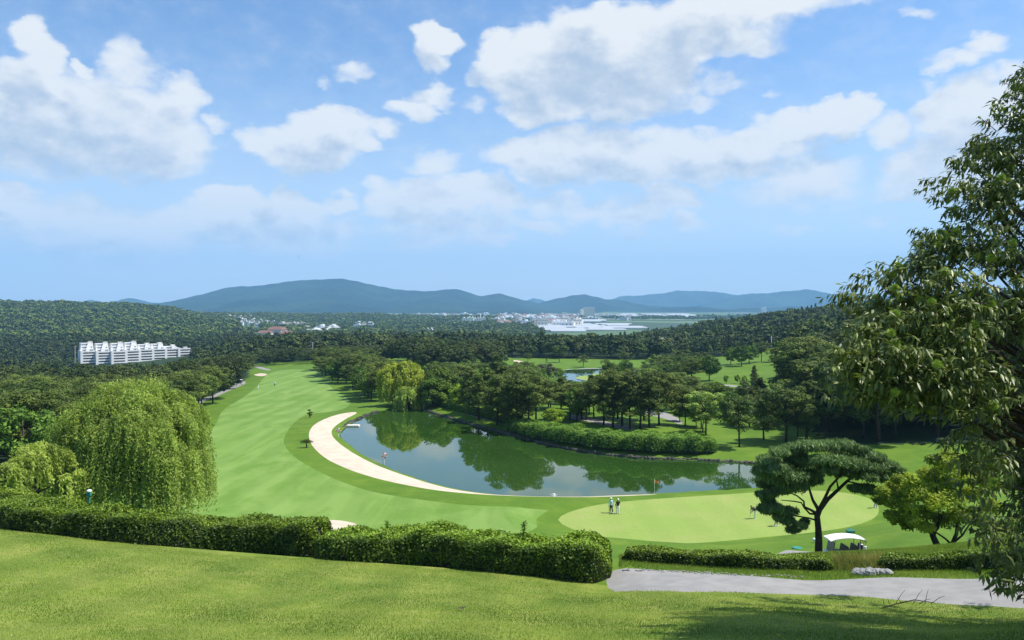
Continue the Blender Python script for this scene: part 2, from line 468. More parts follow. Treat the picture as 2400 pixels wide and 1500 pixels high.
M['navy'] = plain('dark navy cloth', (.018, .022, .04), .85)
M['blackcloth'] = plain('black cloth', (.015, .015, .018), .85)
M['whitecloth'] = plain('white cloth', (.80, .80, .80), .85)
M['greycloth'] = plain('pale grey cloth', (.45, .46, .46), .85)
M['stone'] = plain('pale stone', (.27, .27, .26), .9, var=.25, scale=5, bump=.4)
M['stonedark'] = plain('dark bank stone', (.075, .07, .055), .9, var=.5, scale=2.5, bump=.6)
M['reed'] = leafmat('tawny reed blades', (.10, .14, .03), (.44, .40, .13), .3)
M['deadleaf'] = plain('dry brown leaf', (.05, .035, .025), .8)

# ------------------------------------------------------------------ terrain height
CT = []   # (column, distance, height)
def ct(px, d, z): CT.append(((px - 1200) / F, d, z))
def cp(px, py, d): CT.append(((px - 1200) / F, d, -(py - HY) / F * d))
for px in (-1000, 300, 1200, 2100, 3400):
    ct(px, 3, -1.9); ct(px, 7, -3.65)
for px in (0, 600): cp(px, 1500, 14.2)
cp(1200, 1500, 13.5); cp(1800, 1500, 13.2); cp(2400, 1500, 13.0); ct(3300, 13, -5.4); ct(-900, 14, -6.2)
cp(0, 1375, 21); cp(600, 1405, 21); cp(1200, 1430, 19.5); cp(1800, 1440, 18)
for p_ in ((0, 1239, 31.8), (320, 1276, 30.8), (800, 1314, 29.6), (1150, 1340, 28), (1450, 1380, 26.2)): cp(*p_)
for p_ in ((1460, 1385, 25.5), (1800, 1392, 23.5), (2100, 1405, 22.2), (2400, 1425, 20.5),
           (1460, 1335, 27.5), (1800, 1352, 26), (2100, 1355, 25), (2400, 1347, 24),
           (1500, 1318, 29), (1900, 1337, 28), (2300, 1332, 26.5), (2600, 1320, 26),
           (1900, 1302, 32), (2100, 1289, 33), (2300, 1285, 32), (1500, 1300, 31)): cp(*p_)
ct(3300, 24, -7.5); ct(-900, 32, -8.6)
for p_ in ((1500, 40, -14), (0, 40, -11.8), (400, 38, -11.8), (800, 40, -13), (1200, 38, -13), (-900, 40, -11), (3300, 40, -11), (2400, 40, -12),
           (0, 60, -17), (400, 60, -17.8), (800, 60, -19), (1200, 60, -19.7), (1500, 58, -19.5), (2450, 60, -17.5), (3300, 70, -17)): ct(*p_)
ct(1918, 54, -18.3); ct(1980, 60, -20.3); ct(1900, 60, -20.2); ct(2050, 61, -20.1)
for p_ in ((1810, 1302, 55), (2200, 1290, 50), (2300, 1262, 62), (2150, 1240, 68), (1600, 1293, 66), (1700, 1288, 68),
           (2100, 1268, 64), (1850, 1280, 67),
           (790, 1225, 82), (1100, 1230, 80), (500, 1190, 86), (2200, 1180, 90), (2400, 1150, 100), (900, 1180, 92),
           (600, 1100, 114), (600, 1020, 147), (700, 1000, 155), (600, 950, 208), (750, 935, 222), (650, 905, 272), (650, 877, 345), (690, 857, 430)): cp(*p_)
for p_ in ((300, 75, -20.5), (0, 75, -19.5), (-900, 80, -19), (850, 250, -28), (500, 225, -28.4), (450, 160, -25.6), (100, 130, -24.5), (0, 200, -29),
           (300, 200, -29), (0, 300, -35), (300, 300, -36), (-900, 200, -27), (3300, 130, -20),
           (1100, 170, -24.8), (1300, 148, -24.5), (1500, 138, -24.4), (1700, 125, -24.3), (1850, 115, -24.3), (2000, 112, -24.3),
           (2150, 122, -23.6), (2250, 132, -23.6), (2000, 135, -24.0), (1050, 195, -25.2), (1250, 215, -26), (1500, 215, -26.6), (1750, 160, -25.4),
           (1640, 225, -27.2), (1600, 262, -28), (1700, 320, -28.6), (1808, 372, -27.2), (1850, 320, -26.5), (1840, 260, -25.5), (950, 370, -30.1), (1000, 320, -29.7), (1200, 320, -31.5),
           (1400, 356, -33), (1300, 440, -33.4), (1150, 470, -33), (1500, 440, -33.4), (1650, 430, -31.6), (1700, 370, -28.3),
           (0, 420, -46), (300, 420, -46), (0, 520, -52), (300, 520, -52), (300, 600, -57), (0, 620, -57), (300, 740, -61.5), (0, 740, -61), (420, 740, -60),
           (0, 900, -50), (300, 900, -50), (-900, 600, -50), (500, 600, -44), (480, 420, -38),
           (650, 500, -36.5), (850, 450, -33.5), (650, 700, -40), (900, 650, -37), (1200, 650, -37.5), (1500, 650, -38), (600, 900, -47), (1200, 900, -52), (1400, 900, -53),
           (1600, 620, -37), (1700, 450, -32), (1700, 700, -35), (1700, 900, -29), (1500, 900, -48), (1600, 900, -39), (1500, 700, -40),
           (1950, 200, -22.5), (1950, 300, -20), (1950, 450, -21), (1950, 700, -19), (1950, 900, -14), (1950, 1250, -22),
           (2200, 150, -23.2), (2200, 200, -20), (2200, 300, -14), (2200, 450, -8), (2200, 700, -6), (2200, 900, -4), (2600, 300, -10), (2600, 900, 2), (3300, 900, 10),
           (600, 1300, -60), (900, 1300, -60), (1200, 1300, -60), (1450, 1300, -60), (1700, 1300, -45), (2200, 1300, -20),
           (0, 1150, -54), (300, 1150, -55), (0, 1600, -22), (200, 1600, -26), (400, 1600, -40), (0, 2100, -1), (200, 2100, -5), (400, 2100, -19), (485, 2100, -44), (600, 2100, -60), (-900, 1600, -10), (-900, 2300, 20),
           (200, 2700, -25), (0, 2700, -20), (900, 2100, -60), (1300, 2100, -60), (1700, 2100, -60), (2400, 2100, -60), (500, 2900, -44), (620, 2900, -43), (750, 2900, -50), (870, 2900, -46), (980, 2900, -58), (700, 2500, -58),
           (1100, 3000, -53), (1200, 3300, -60), (1500, 3000, -60), (2100, 3000, -60),
           (0, 3800, -60), (700, 3800, -60), (1400, 3800, -60), (2200, 3800, -60), (3300, 3800, -60), (-900, 3800, -60), (3300, 2000, -60)): ct(*p_)
CT = np.array(CT)
KV = 0.62
cu = CT[:, 0]; cv = KV * np.log(CT[:, 1])
def phi(d2): return np.sqrt(d2 + 0.0016)
A = phi((cu[:, None] - cu[None]) ** 2 + (cv[:, None] - cv[None]) ** 2)
n_ = len(CT)
Q = np.c_[np.ones(n_), cu, cv]
sol = np.linalg.solve(np.block([[A - 0.0008 * np.eye(n_), Q], [Q.T, np.zeros((3, 3))]]), np.r_[CT[:, 2], 0, 0, 0])
def base(x, y):
    x = np.asarray(x, float); y = np.asarray(y, float); sh = x.shape
    x = x.ravel(); y = y.ravel()
    r = np.hypot(x, y); th = np.arctan2(x, y); tcl = np.clip(th, -.94, .94)
    u = np.tan(tcl); d = np.maximum(r * np.cos(tcl), 2.6); v = KV * np.log(np.minimum(d, 4200))
    out = np.empty_like(u)
    for i in range(0, len(u), 20000):
        s_ = slice(i, i + 20000)
        K = phi((u[s_, None] - cu[None]) ** 2 + (v[s_, None] - cv[None]) ** 2)
        out[s_] = K @ sol[:n_] + sol[n_] + sol[n_ + 1] * u[s_] + sol[n_ + 2] * v[s_]
    far = np.clip((d - 3300) / 900, 0, 1)
    out = out * (1 - far) - 60 * far
    w = np.clip((r - 60) / 60, 0, 1)
    out = out + w * .14 * (np.sin(x / 11 + 1.3 * np.sin(y / 17)) * np.cos(y / 23 + .7 * np.sin(x / 19))) + .05 * np.sin(x / 2.3) * np.sin(y / 3.1) * np.clip(1 - (r - 25) / 40, 0, 1)
    out = np.where(r < 6.5, np.minimum(out, -1.6 - .27 * r), out)
    return out.reshape(sh)

def inpoly(x, y, P):
    x = np.asarray(x); y = np.asarray(y)
    c = np.zeros(x.shape, bool); n = len(P)
    for i in range(n):
        x1, y1 = P[i]; x2, y2 = P[(i + 1) % n]
        if y1 == y2: continue
        k = ((y1 > y) != (y2 > y)) & (x < (x2 - x1) * (y - y1) / (y2 - y1) + x1)
        c ^= k
    return c
def polydist(x, y, P):
    x = np.asarray(x, float); y = np.asarray(y, float)
    best = np.full(x.shape, 1e9); n = len(P)
    for i in range(n):
        x1, y1 = P[i]; x2, y2 = P[(i + 1) % n]
        dx, dy = x2 - x1, y2 - y1
        L = dx * dx + dy * dy + 1e-12
        k = np.clip(((x - x1) * dx + (y - y1) * dy) / L, 0, 1)
        best = np.minimum(best, (x - x1 - k * dx) ** 2 + (y - y1 - k * dy) ** 2)
    return np.sqrt(best)
def smooth_loop(P, step, closed=True):
    P = [np.array(p, float) for p in P]; n = len(P); out = []
    for i in range(n if closed else n - 1):
        if closed: p0, p1, p2, p3 = P[i - 1], P[i], P[(i + 1) % n], P[(i + 2) % n]
        else: p0, p1, p2, p3 = P[max(i - 1, 0)], P[i], P[i + 1], P[min(i + 2, n - 1)]
        k = max(1, int(np.linalg.norm(p2 - p1) / step))
        for j in range(k):
            s_ = j / k
            out.append(.5 * ((2 * p1) + (-p0 + p2) * s_ + (2 * p0 - 5 * p1 + 4 * p2 - p3) * s_ ** 2 + (-p0 + 3 * p1 - 3 * p2 + p3) * s_ ** 3))
    if not closed: out.append(P[-1])
    return np.array(out)
def at_z(px, py, z):
    d = -z * F / (py - HY)
    return ((px - 1200) / F * d, d)
ZW, ZG, ZP = -25.5, -24.3, -33.2
lake = smooth_loop([at_z(a, b_, ZW) for a, b_ in [(797,1018),(815,1040),(850,1067),(905,1095),(980,1123),(1060,1146),(1150,1159),(1250,1165),(1350,1166),(1450,1162),(1560,1156),(1680,1150),(1790,1144),(1870,1137),(1905,1122),(1880,1103),(1800,1090),(1700,1083),(1600,1079),(1500,1075),(1400,1064),(1300,1047),(1200,1020),(1100,994),(1035,975),(985,957),(930,959),(880,966),(835,985)]], 1.2)
green = smooth_loop([at_z(a, b_, ZG) for a, b_ in [(1308,1217),(1335,1200),(1400,1185),(1500,1173),(1620,1162),(1750,1153),(1850,1149),(1950,1153),(2030,1168),(2058,1188),(2050,1212),(1990,1235),(1900,1251),(1800,1261),(1700,1269),(1600,1273),(1500,1268),(1410,1255),(1340,1237)]], 1.2)
pond = smooth_loop([at_z(a, b_, ZP) for a, b_ in [(1318,868),(1400,864),(1480,864),(1520,870),(1530,880),(1500,888),(1450,893),(1380,897),(1320,893),(1300,880)]], 4)
isle = smooth_loop([at_z(a, b_, ZP + .4) for a, b_ in [(1349,884),(1370,878),(1420,874),(1470,874),(1480,880),(1470,890),(1420,891.5),(1375,889.5)]], 3)
def Hgt(x, y):
    x = np.asarray(x, float); y = np.asarray(y, float); sh = x.shape
    x = x.ravel(); y = y.ravel()
    z = base(x, y)
    r = np.hypot(x, y)
    near = (r < 260) & (r > 70)
    if near.any():
        xs, ys = x[near], y[near]; zz = z[near]
        s_ = polydist(xs, ys, green[::2]); ins = inpoly(xs, ys, green[::2])
        s_ = np.where(ins, 0, s_)
        w = 1 - np.clip(s_ / 7, 0, 1); w = w * w * (3 - 2 * w)
        zg = ZG + .012 * (xs - 22) * 0 + .15 * np.sin(xs / 6) * np.sin(ys / 5 + 1)
        zz = zz * (1 - w) + zg * w
        s_ = polydist(xs, ys, lake[::2]); ins = inpoly(xs, ys, lake[::2])
        sd_ = np.where(ins, 0, s_)
        w = 1 - np.clip(sd_ / 9, 0, 1); w = w * w * (3 - 2 * w)
        bank = ZW + .12 + np.minimum(sd_, 6) * .16
        zz = zz * (1 - w) + bank * w
        zz = np.where(ins, ZW - 1.2 * np.clip(s_ / 2, 0, 1), zz)
        z[near] = zz
    far = (r > 250) & (r < 520)
    if far.any():
        xs, ys = x[far], y[far]; zz = z[far]
        s_ = polydist(xs, ys, pond); ins = inpoly(xs, ys, pond)
        sd_ = np.where(ins, 0, s_)
        w = 1 - np.clip(sd_ / 20, 0, 1)
        zz = zz * (1 - w) + (ZP + .3 + np.minimum(sd_, 10) * .1) * w
        zz = np.where(ins & ~inpoly(xs, ys, isle), ZP, zz)
        z[far] = zz
    return z.reshape(sh)
def h1(x, y): return float(Hgt(np.array([x]), np.array([y]))[0])
def hit(px, py, d0=14.0, d1=4000.0):
    d = np.geomspace(d0, d1, 500); u = (px - 1200) / F; s_ = -(py - HY) / F
    z = Hgt(u * d, d); k = np.nonzero(s_ * d < z)[0]
    if len(k) == 0: i = len(d) - 1
    else: i = max(k[0], 1)
    a, b_ = d[i - 1], d[i]
    for _ in range(18):
        c = (a + b_) / 2
        if s_ * c < h1(u * c, c): b_ = c
        else: a = c
    c = (a + b_) / 2
    return (u * c, c, h1(u * c, c))
def hits(pts, d0=14, d1=4000): return [hit(a, b_, d0, d1)[:2] for a, b_ in pts]

sandp = smooth_loop([at_z(a, b_, -24.95) for a, b_ in [(836,966),(792,972),(748,991),(726,1013),(729,1042),(760,1076),(810,1104),(870,1127),(940,1146),(1020,1162),(1100,1171),(1200,1177),(1290,1179),(1400,1177),(1540,1168),
    (1400,1167.5),(1290,1168),(1190,1164),(1100,1150),(1020,1132),(950,1111),(880,1086),(822,1056),(788,1031),(777,1012),(786,998),(812,980)]], 1.0)
fair = smooth_loop([at for at in hits([(640,872),(690,866),(740,869),(768,884),(774,905),(800,922),(820,942),(808,957),(775,965),(722,971),(690,990),(669,1020),(667,1042),(692,1072),(762,1112),(850,1146),(950,1166),(1100,1184),(1240,1192),(1285,1196),(1258,1215),(1252,1240),(1150,1262),(900,1262),(600,1230),(420,1190),(440,1120),(480,1040),(508,990),(525,960),(572,930),(602,905),(616,888)], 60, 800)], 1.5)
bunk = smooth_loop(hits([(738,1224),(765,1219),(800,1220),(832,1227),(842,1236),(800,1242),(755,1238)], 60, 400), .8)
bunk2 = smooth_loop(hits([(596,878),(612,875),(626,877),(618,881),(604,881)], 200, 800), 2)
bunk3 = smooth_loop(hits([(1206,844),(1220,846),(1228,848),(1216,850),(1204,847)], 300, 800), 2)
far_green = smooth_loop(hits([(905,850),(930,846),(950,850),(940,856),(912,857)], 250, 800), 2)
walk = smooth_loop(hits([(1440,1336),(1600,1341),(1800,1353),(2000,1357),(2200,1356),(2400,1348),(2750,1330),(2800,1400),(2600,1434),(2400,1426),(2250,1418),(2100,1406),(2000,1397),(1800,1391),(1600,1387),(1440,1386)], 15, 40), .5)
cartpad = smooth_loop(hits([(1790,1303),(1830,1294),(1880,1292)], 40, 75) + [((2020 - 1200) / F * 63, 63), ((2010 - 1200) / F * 57, 57), ((1880 - 1200) / F * 50, 50)], .6)
left_path = smooth_loop(hits([(465,938),(500,925),(530,912),(556,900),(570,893),(576,898),(556,908),(530,919),(500,932),(470,944)], 120, 500), 2)
far_path = smooth_loop(hits([(592,856),(606,858),(622,863),(634,866),(630,868),(616,866),(600,861)], 250, 700), 2)
mid_path = [smooth_loop(hits(q, 120, 420), 1.5) for q in (
    [(1056,952),(1090,962),(1120,972),(1150,982),(1150,987),(1120,979),(1088,969),(1052,958)],
    [(1340,972),(1380,978),(1430,990),(1480,1000),(1478,1008),(1430,1000),(1380,988),(1338,981)],
    [(1500,958),(1540,962),(1580,975),(1600,990),(1590,994),(1560,982),(1520,972),(1498,966)],
    [(1700,901),(1730,904),(1765,906),(1765,909),(1730,907.5),(1700,904)])]
lawn = np.array([(-62, 31)] + [(x + 0, y + .15) for x, y in hits([(-300,1215),(0,1238),(320,1276),(800,1314),(1150,1340),(1440,1377)], 20, 45)] + hits([(1440,1386),(1600,1387),(1800,1391),(2000,1397),(2100,1406),(2250,1418),(2400,1426),(2600,1434)], 15, 40) + [(40, 17), (62, 10), (62, -55), (-62, -55)])

# ------------------------------------------------------------------ one triangulation for all ground surfaces
regions = [('lawn', lawn), ('fairway', fair), ('putting_green', green), ('pond_water', lake), ('sand_bank', sandp), ('bunker', bunk), ('bunker', bunk2), ('bunker', bunk3),
           ('path', walk), ('cart_path', cartpad), ('cart_path', left_path), ('cart_path', far_path), ('island_green', isle), ('far_pond_water', pond), ('far_green', far_green)] + [('cart_path', q) for q in mid_path]
pts = []
rs = np.geomspace(2.0, 9000, 300)
for i, r in enumerate(rs):
    wide = np.concatenate([np.linspace(-178, -42, 28), np.linspace(-41, 41, 150), np.linspace(42, 179, 28)]) if 6 < r < 4000 else np.linspace(-178, 179, 96)
    if r < 6: wide = np.linspace(-178, 179, 40)
    off = (i % 2) * .27
    for a in wide:
        pts.append((r * math.sin(R(a + off)), r * math.cos(R(a + off))))
pts = np.array(pts)
keep = np.ones(len(pts), bool)
rr = np.hypot(pts[:, 0], pts[:, 1])
for nm, P in regions:
    P = np.asarray(P)
    lo = P.min(0) - 6; hi = P.max(0) + 6
    k = np.nonzero((pts[:, 0] > lo[0]) & (pts[:, 0] < hi[0]) & (pts[:, 1] > lo[1]) & (pts[:, 1] < hi[1]))[0]
    if len(k):
        dd = polydist(pts[k, 0], pts[k, 1], P)
        keep[k[dd < rr[k] * .0045]] = False
pts = pts[keep]
allv = [Vector(p) for p in pts]; edges = []
for nm, P in regions:
    n0 = len(allv); allv += [Vector(p) for p in P]
    edges += [(n0 + i, n0 + (i + 1) % len(P)) for i in range(len(P))]
ov, oe, of, _, _, _ = delaunay_2d_cdt(allv, edges, [], 0, 1e-5, False)
GV = np.array([(v.x, v.y) for v in ov]); GF = np.array([f for f in of if len(f) == 3])
gz = Hgt(GV[:, 0], GV[:, 1])
cx = GV[GF].mean(1)
reg = np.full(len(GF), -1)
for i, (nm, P) in enumerate(regions):
    P = np.asarray(P); lo = P.min(0); hi = P.max(0)
    k = np.nonzero((cx[:, 0] > lo[0]) & (cx[:, 0] < hi[0]) & (cx[:, 1] > lo[1]) & (cx[:, 1] < hi[1]) & ((reg == -1) | (nm == 'island_green') | (nm in ('path', 'cart_path', 'bunker'))))[0]
    if len(k):
        kk = k[inpoly(cx[k, 0], cx[k, 1], P)]
        if nm == 'far_pond_water': kk = kk[reg[kk] == -1]
        reg[kk] = i
cd = cx[:, 1]; cpx = 1200 + F * cx[:, 0] / np.maximum(cd, 1)
cr = np.hypot(cx[:, 0], cx[:, 1])
def emit(name, sel, m_, z=None, label=None, cat=None, mi=None):
    f = GF[sel]; u, inv = np.unique(f, return_inverse=True)
    zz = gz[u] if z is None else np.full(len(u), z)
    V = np.c_[GV[u], zz]
    return tag(link(name, mesh(name, V, inv.reshape(-1, 3), m_, smooth=True, mi=mi)), label, cat, kind='structure')
g_ = reg == -1
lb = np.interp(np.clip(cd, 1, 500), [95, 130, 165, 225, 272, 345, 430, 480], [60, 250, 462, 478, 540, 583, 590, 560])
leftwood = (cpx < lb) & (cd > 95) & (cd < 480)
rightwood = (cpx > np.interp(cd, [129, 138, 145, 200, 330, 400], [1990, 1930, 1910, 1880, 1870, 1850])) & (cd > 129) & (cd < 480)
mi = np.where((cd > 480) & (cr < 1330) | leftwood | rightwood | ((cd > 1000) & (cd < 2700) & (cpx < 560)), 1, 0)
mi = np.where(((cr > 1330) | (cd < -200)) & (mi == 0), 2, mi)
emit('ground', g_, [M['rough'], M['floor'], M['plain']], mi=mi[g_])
names = [nm for nm, P in regions]
def sel(nm): return np.isin(reg, [i for i, q in enumerate(names) if q == nm])
emit('lawn', sel('lawn'), M['lawn'])
emit('fairway', sel('fairway'), M['fairway'])
emit('putting_green', sel('putting_green'), M['green'])
emit('sand_bank', sel('sand_bank'), M['sand'])
emit('bunker_sand', sel('bunker'), M['sand'])
emit('path', sel('path'), M['asphalt'])
emit('cart_path', sel('cart_path'), M['asphalt'])
emit('island_green', sel('island_green') | sel('far_green'), M['green'])
emit('lake_water', sel('pond_water'), M['water'], z=ZW)
emit('lake_bed', sel('pond_water'), M['floor'])
emit('pond_water', sel('far_pond_water'), M['water'], z=ZP)

# ------------------------------------------------------------------ mountains
def ridge(name, prof, d, z0, depth, seed, amp=.34):
    rg = np.random.default_rng(seed)
    px = np.array([p_[0] for p_ in prof], float); py = np.array([p_[1] for p_ in prof], float)
    nx, ny = 260, 46
    X = np.linspace(px[0], px[-1], nx)
    # smooth profile
    top = -(np.interp(X, px, py) - HY) / F * d
    k = np.array([1, 2, 3, 2, 1.]) / 9; tp = np.convolve(np.pad(top, 2, 'edge'), k, 'valid')
    ph = rg.uniform(0, 6.28, 24); fr = np.r_[rg.uniform(2, 9, 8), rg.uniform(9, 40, 16)]; 
    V = []
    for j in range(ny):
        s_ = j / (ny - 1)                   # 0 front foot .. 1 back foot
        q_ = 1 - abs(s_ - .55) / (.55 if s_ < .55 else .45)
        shape = max(q_, 0) ** 1.15
        Y = d + (s_ - .55) * depth
        xw = (X - 1200) / F * d
        n = sum(np.sin(fr[i] * (xw / depth) * .7 + ph[i] + s_ * (3 + i % 5) * (1 if i % 2 else -1)) / (1 + fr[i] * .25) for i in range(24))
        spur = np.abs(np.sin(xw / depth * 9 + 1.7 * np.sin(xw / depth * 4 + ph[0]) + s_ * 2.5 + ph[1])) * .22 + np.abs(np.sin(xw / depth * 23 + 2 * np.sin(xw / depth * 7 + ph[2]) - s_ * 4)) * .09
        zz = z0 + (tp - z0) * shape * (1 - spur * (1 - shape ** 3) * 1.25) * (1 + amp * n * (1 - shape) * .8 * (q_ > 0)) + (q_ > .9) * (3 * np.sin(xw / 61 + ph[3]) + 2 * np.sin(xw / 23))
        V.append(np.c_[xw, np.full(nx, Y), np.maximum(zz, z0 - 2)])
    V = np.concatenate(V)
    i, j = np.meshgrid(np.arange(nx - 1), np.arange(ny - 1)); a = (j * nx + i).ravel()
    Fq = np.c_[a, a + 1, a + nx + 1, a + nx]
    return tag(link(name, mesh(name, V, Fq, M['mountain'], smooth=True)), kind='structure')
ridge('mountain', [(-300,722),(100,722),(200,722),(300,718),(350,712),(400,708),(470,690),(520,675),(560,669),(600,668),(640,664),(680,656),(730,655),(790,651),(850,660),(880,668),(920,676),(950,678),(1000,683),(1030,678),(1060,675),(1090,681),(1120,692),(1140,692),(1165,686),(1190,692),(1230,703),(1280,715),(1330,722),(1400,730)], 7600, -62, 3600, 3)
ridge('mountain', [(430,742),(480,728),(530,712),(570,702),(620,700),(660,712),(700,718),(740,708),(780,705),(820,710),(850,718),(900,728),(960,738),(1000,742)], 6000, -62, 1500, 11)
ridge('mountain', [(1180,734),(1240,718),(1300,700),(1340,691),(1370,690),(1400,695),(1420,700),(1450,702),(1480,708),(1520,716),(1600,722),(1700,728),(1760,732)], 7900, -62, 2400, 5)
ridge('mountain', [(1400,722),(1440,698),(1460,693),(1500,692),(1560,685),(1590,680),(1640,681),(1680,683),(1720,690),(1760,690),(1800,700),(1850,715)], 11500, -62, 2600, 8)
ridge('mountain', [(1640,716),(1700,700),(1740,689),(1800,686),(1860,680),(1890,677),(1930,683),(1960,690),(2000,687),(2060,692),(2200,694),(2400,690),(2700,715)], 10200, -62, 2600, 9)
ridge('mountain', [(130,722),(170,713),(190,706),(212,702),(235,707),(255,711),(275,704),(300,698),(325,701),(350,708),(380,713),(430,722)], 9800, -62, 2000, 12)
ridge('mountain', [(1200,716),(1230,704),(1250,699),(1270,702),(1300,710),(1340,716)], 12500, -62, 1500, 13)
ridge('low_hill', [(900,744),(1000,738),(1100,734),(1200,731),(1300,736),(1400,738)], 5200, -61, 900, 21)
ridge('low_hill', [(1440,738),(1500,728),(1540,722),(1620,718),(1700,724),(1760,722),(1860,718),(2000,722),(2200,720)], 6800, -61, 900, 22)

# ------------------------------------------------------------------ foliage builders (numpy)
RG = np.random.default_rng(4)
def unit(v): return v / (np.linalg.norm(v, axis=-1, keepdims=True) + 1e-9)
def leaf_quads(c, n, a_hint, la, lb_):
    """diamond leaves: centre, normal, axis hint, half length, half width"""
    b_ = unit(np.cross(n, a_hint)); a = unit(np.cross(b_, n))
    la = np.asarray(la)[:, None] if np.ndim(la) else la
    lb_ = np.asarray(lb_)[:, None] if np.ndim(lb_) else lb_
    V = np.stack([c - a * la, c + b_ * lb_ - a * la * .1, c + a * la, c - b_ * lb_ - a * la * .1], 1)
    return V
def clumps(cen, rad, per, size, up=.5, flat=.0, rg=None, shell=.55, asp=.55):
    rg = rg or RG
    cen = np.asarray(cen, float); rad = np.asarray(rad, float)
    N = len(cen)
    if np.ndim(per) == 0: idx = np.repeat(np.arange(N), per)
    else: idx = np.repeat(np.arange(N), np.maximum(1, per.astype(int)))
    K = len(idx)
    d = unit(rg.normal(size=(K, 3)))
    if flat: d[:, 2] = np.where((d[:, 2] < 0) & (rg.random(K) < flat), -d[:, 2], d[:, 2])
    rr_ = shell + (1 - shell) * rg.random(K) ** .7
    lump = 1 + .18 * np.sin(5 * d[:, 0] + idx) * np.sin(5 * d[:, 1] + 2 * idx)
    pos = cen[idx] + d * rad[idx] * (rr_ * lump)[:, None]
    nrm = unit(d * .7 + np.array([0, 0, up]) + rg.normal(size=(K, 3)) * .45)
    sz = size * rg.uniform(.6, 1.3, K)
    V = leaf_quads(pos, nrm, rg.normal(size=(K, 3)), sz, sz * asp)
    tint = np.clip(rg.random(N)[idx] * .65 + rg.random(K) * .35, 0, 1)
    return V.reshape(-1, 3), np.repeat(tint, 4)
def quads_mesh(name, V, tint, m_):
    return mesh(name, V, np.arange(len(V)).reshape(-1, 4), m_, attrs={'tint': tint})

def limbs(mb, ends, trunk, rt, rg, mi=0):
    """trunk: list of points; a limb from the trunk to each end"""
    T = [Vector(p) for p in trunk]
    mb.tube(T, [rt * (1 - .75 * i / (len(T) - 1)) for i in range(len(T))], 8, mi)
    zb = T[0].z; zt = T[-1].z
    for e in ends:
        e = Vector(e)
        zz = zb + (zt - zb) * min(.95, max(.3, (e.z - zb) / (zt - zb) * .72))
        k = (zz - zb) / (zt - zb) * (len(T) - 1); i = min(int(k), len(T) - 2)
        s_ = T[i].lerp(T[i + 1], k - i)
        md = s_.lerp(e, .55) + Vector((0, 0, -.1 * (e - s_).length * rg.uniform(-.5, 1)))
        mb.tube([s_, md, e], [rt * .32, rt * .2, rt * .07], 5, mi)

def pine_tree(seed, H=10.0, Wd=3.6, n=30, per=110, size=.26, kind='umbrella', m_='pine', name='pine_tree'):
    rg = np.random.default_rng(seed); pr = random.Random(seed)
    lean = rg.normal(size=2) * .35
    cen = []; rad = []
    for i in range(n):
        f = (i + .5) / n
        if kind == 'umbrella':
            z = H * (.38 + .54 * f ** .85); rmax = Wd * math.sqrt(max(.05, 1 - ((z / H - .60) / .42) ** 2 if z / H > .6 else 1 - ((.6 - z / H) / .34) ** 2))
            r_ = rmax * math.sqrt(rg.random()) * .95; s_ = rg.uniform(.8, 1.25) * Wd * .27
            rad.append((s_, s_, s_ * .50))
        else:
            z = H * (.24 + .72 * f); rmax = Wd * (1.02 - f) ** .7 * .9
            r_ = rmax * (.35 + .65 * rg.random()); s_ = rg.uniform(.8, 1.2) * Wd * (.30 - .12 * f)
            rad.append((s_, s_, s_ * .60))
        a = i * 2.4 + rg.random() * 1.2
        cen.append((r_ * math.cos(a) + lean[0] * z / H, r_ * math.sin(a) + lean[1] * z / H, z))
    V, tn = clumps(cen, rad, per, size, up=.8, flat=.55, rg=rg, asp=.36)
    root = empty(name, (0, 0, 0))
    mb = MB()
    tr = [(0, 0, -.4), (lean[0] * .1 + .1, lean[1] * .2, H * .25), (lean[0] * .5 - .08, lean[1] * .4, H * .5), (lean[0] * .8, lean[1] * .8, H * .86)]
    limbs(mb, [(c[0], c[1], c[2] - .2) for c in cen[::2]], tr, .020 * H, pr)
    mb.link('trunk', M['bark'], root, True)
    kid('crown', quads_mesh('crown', V, tn, M[m_]), root)
    return root
def round_tree(seed, H=8.0, Wd=3.4, n=42, per=80, size=.24, m_='broad', name='broadleaf_tree', low=.22):
    rg = np.random.default_rng(seed); pr = random.Random(seed)
    cen = []; rad = []
    zc = H * (low + (1 - low) * .5); rz = H * (1 - low) * .5
    for i in range(n):
        d = unit(rg.normal(size=3)); k = .62 + .25 * rg.random()
        s_ = Wd * rg.uniform(.20, .34)
        cen.append((d[0] * Wd * k, d[1] * Wd * k, zc + d[2] * rz * k)); rad.append((s_, s_, s_ * .8))
    V, tn = clumps(cen, rad, per, size, up=.35, rg=rg, asp=.6)
    root = empty(name, (0, 0, 0)); mb = MB()
    limbs(mb, cen[::3], [(0, 0, -.3), (.1, .05, H * .3), (-.1, .1, H * .6), (0, 0, H * .85)], .022 * H, pr)
    mb.link('trunk', M['barkgrey'], root, True)
    kid('crown', quads_mesh('crown', V, tn, M[m_]), root)
    return root
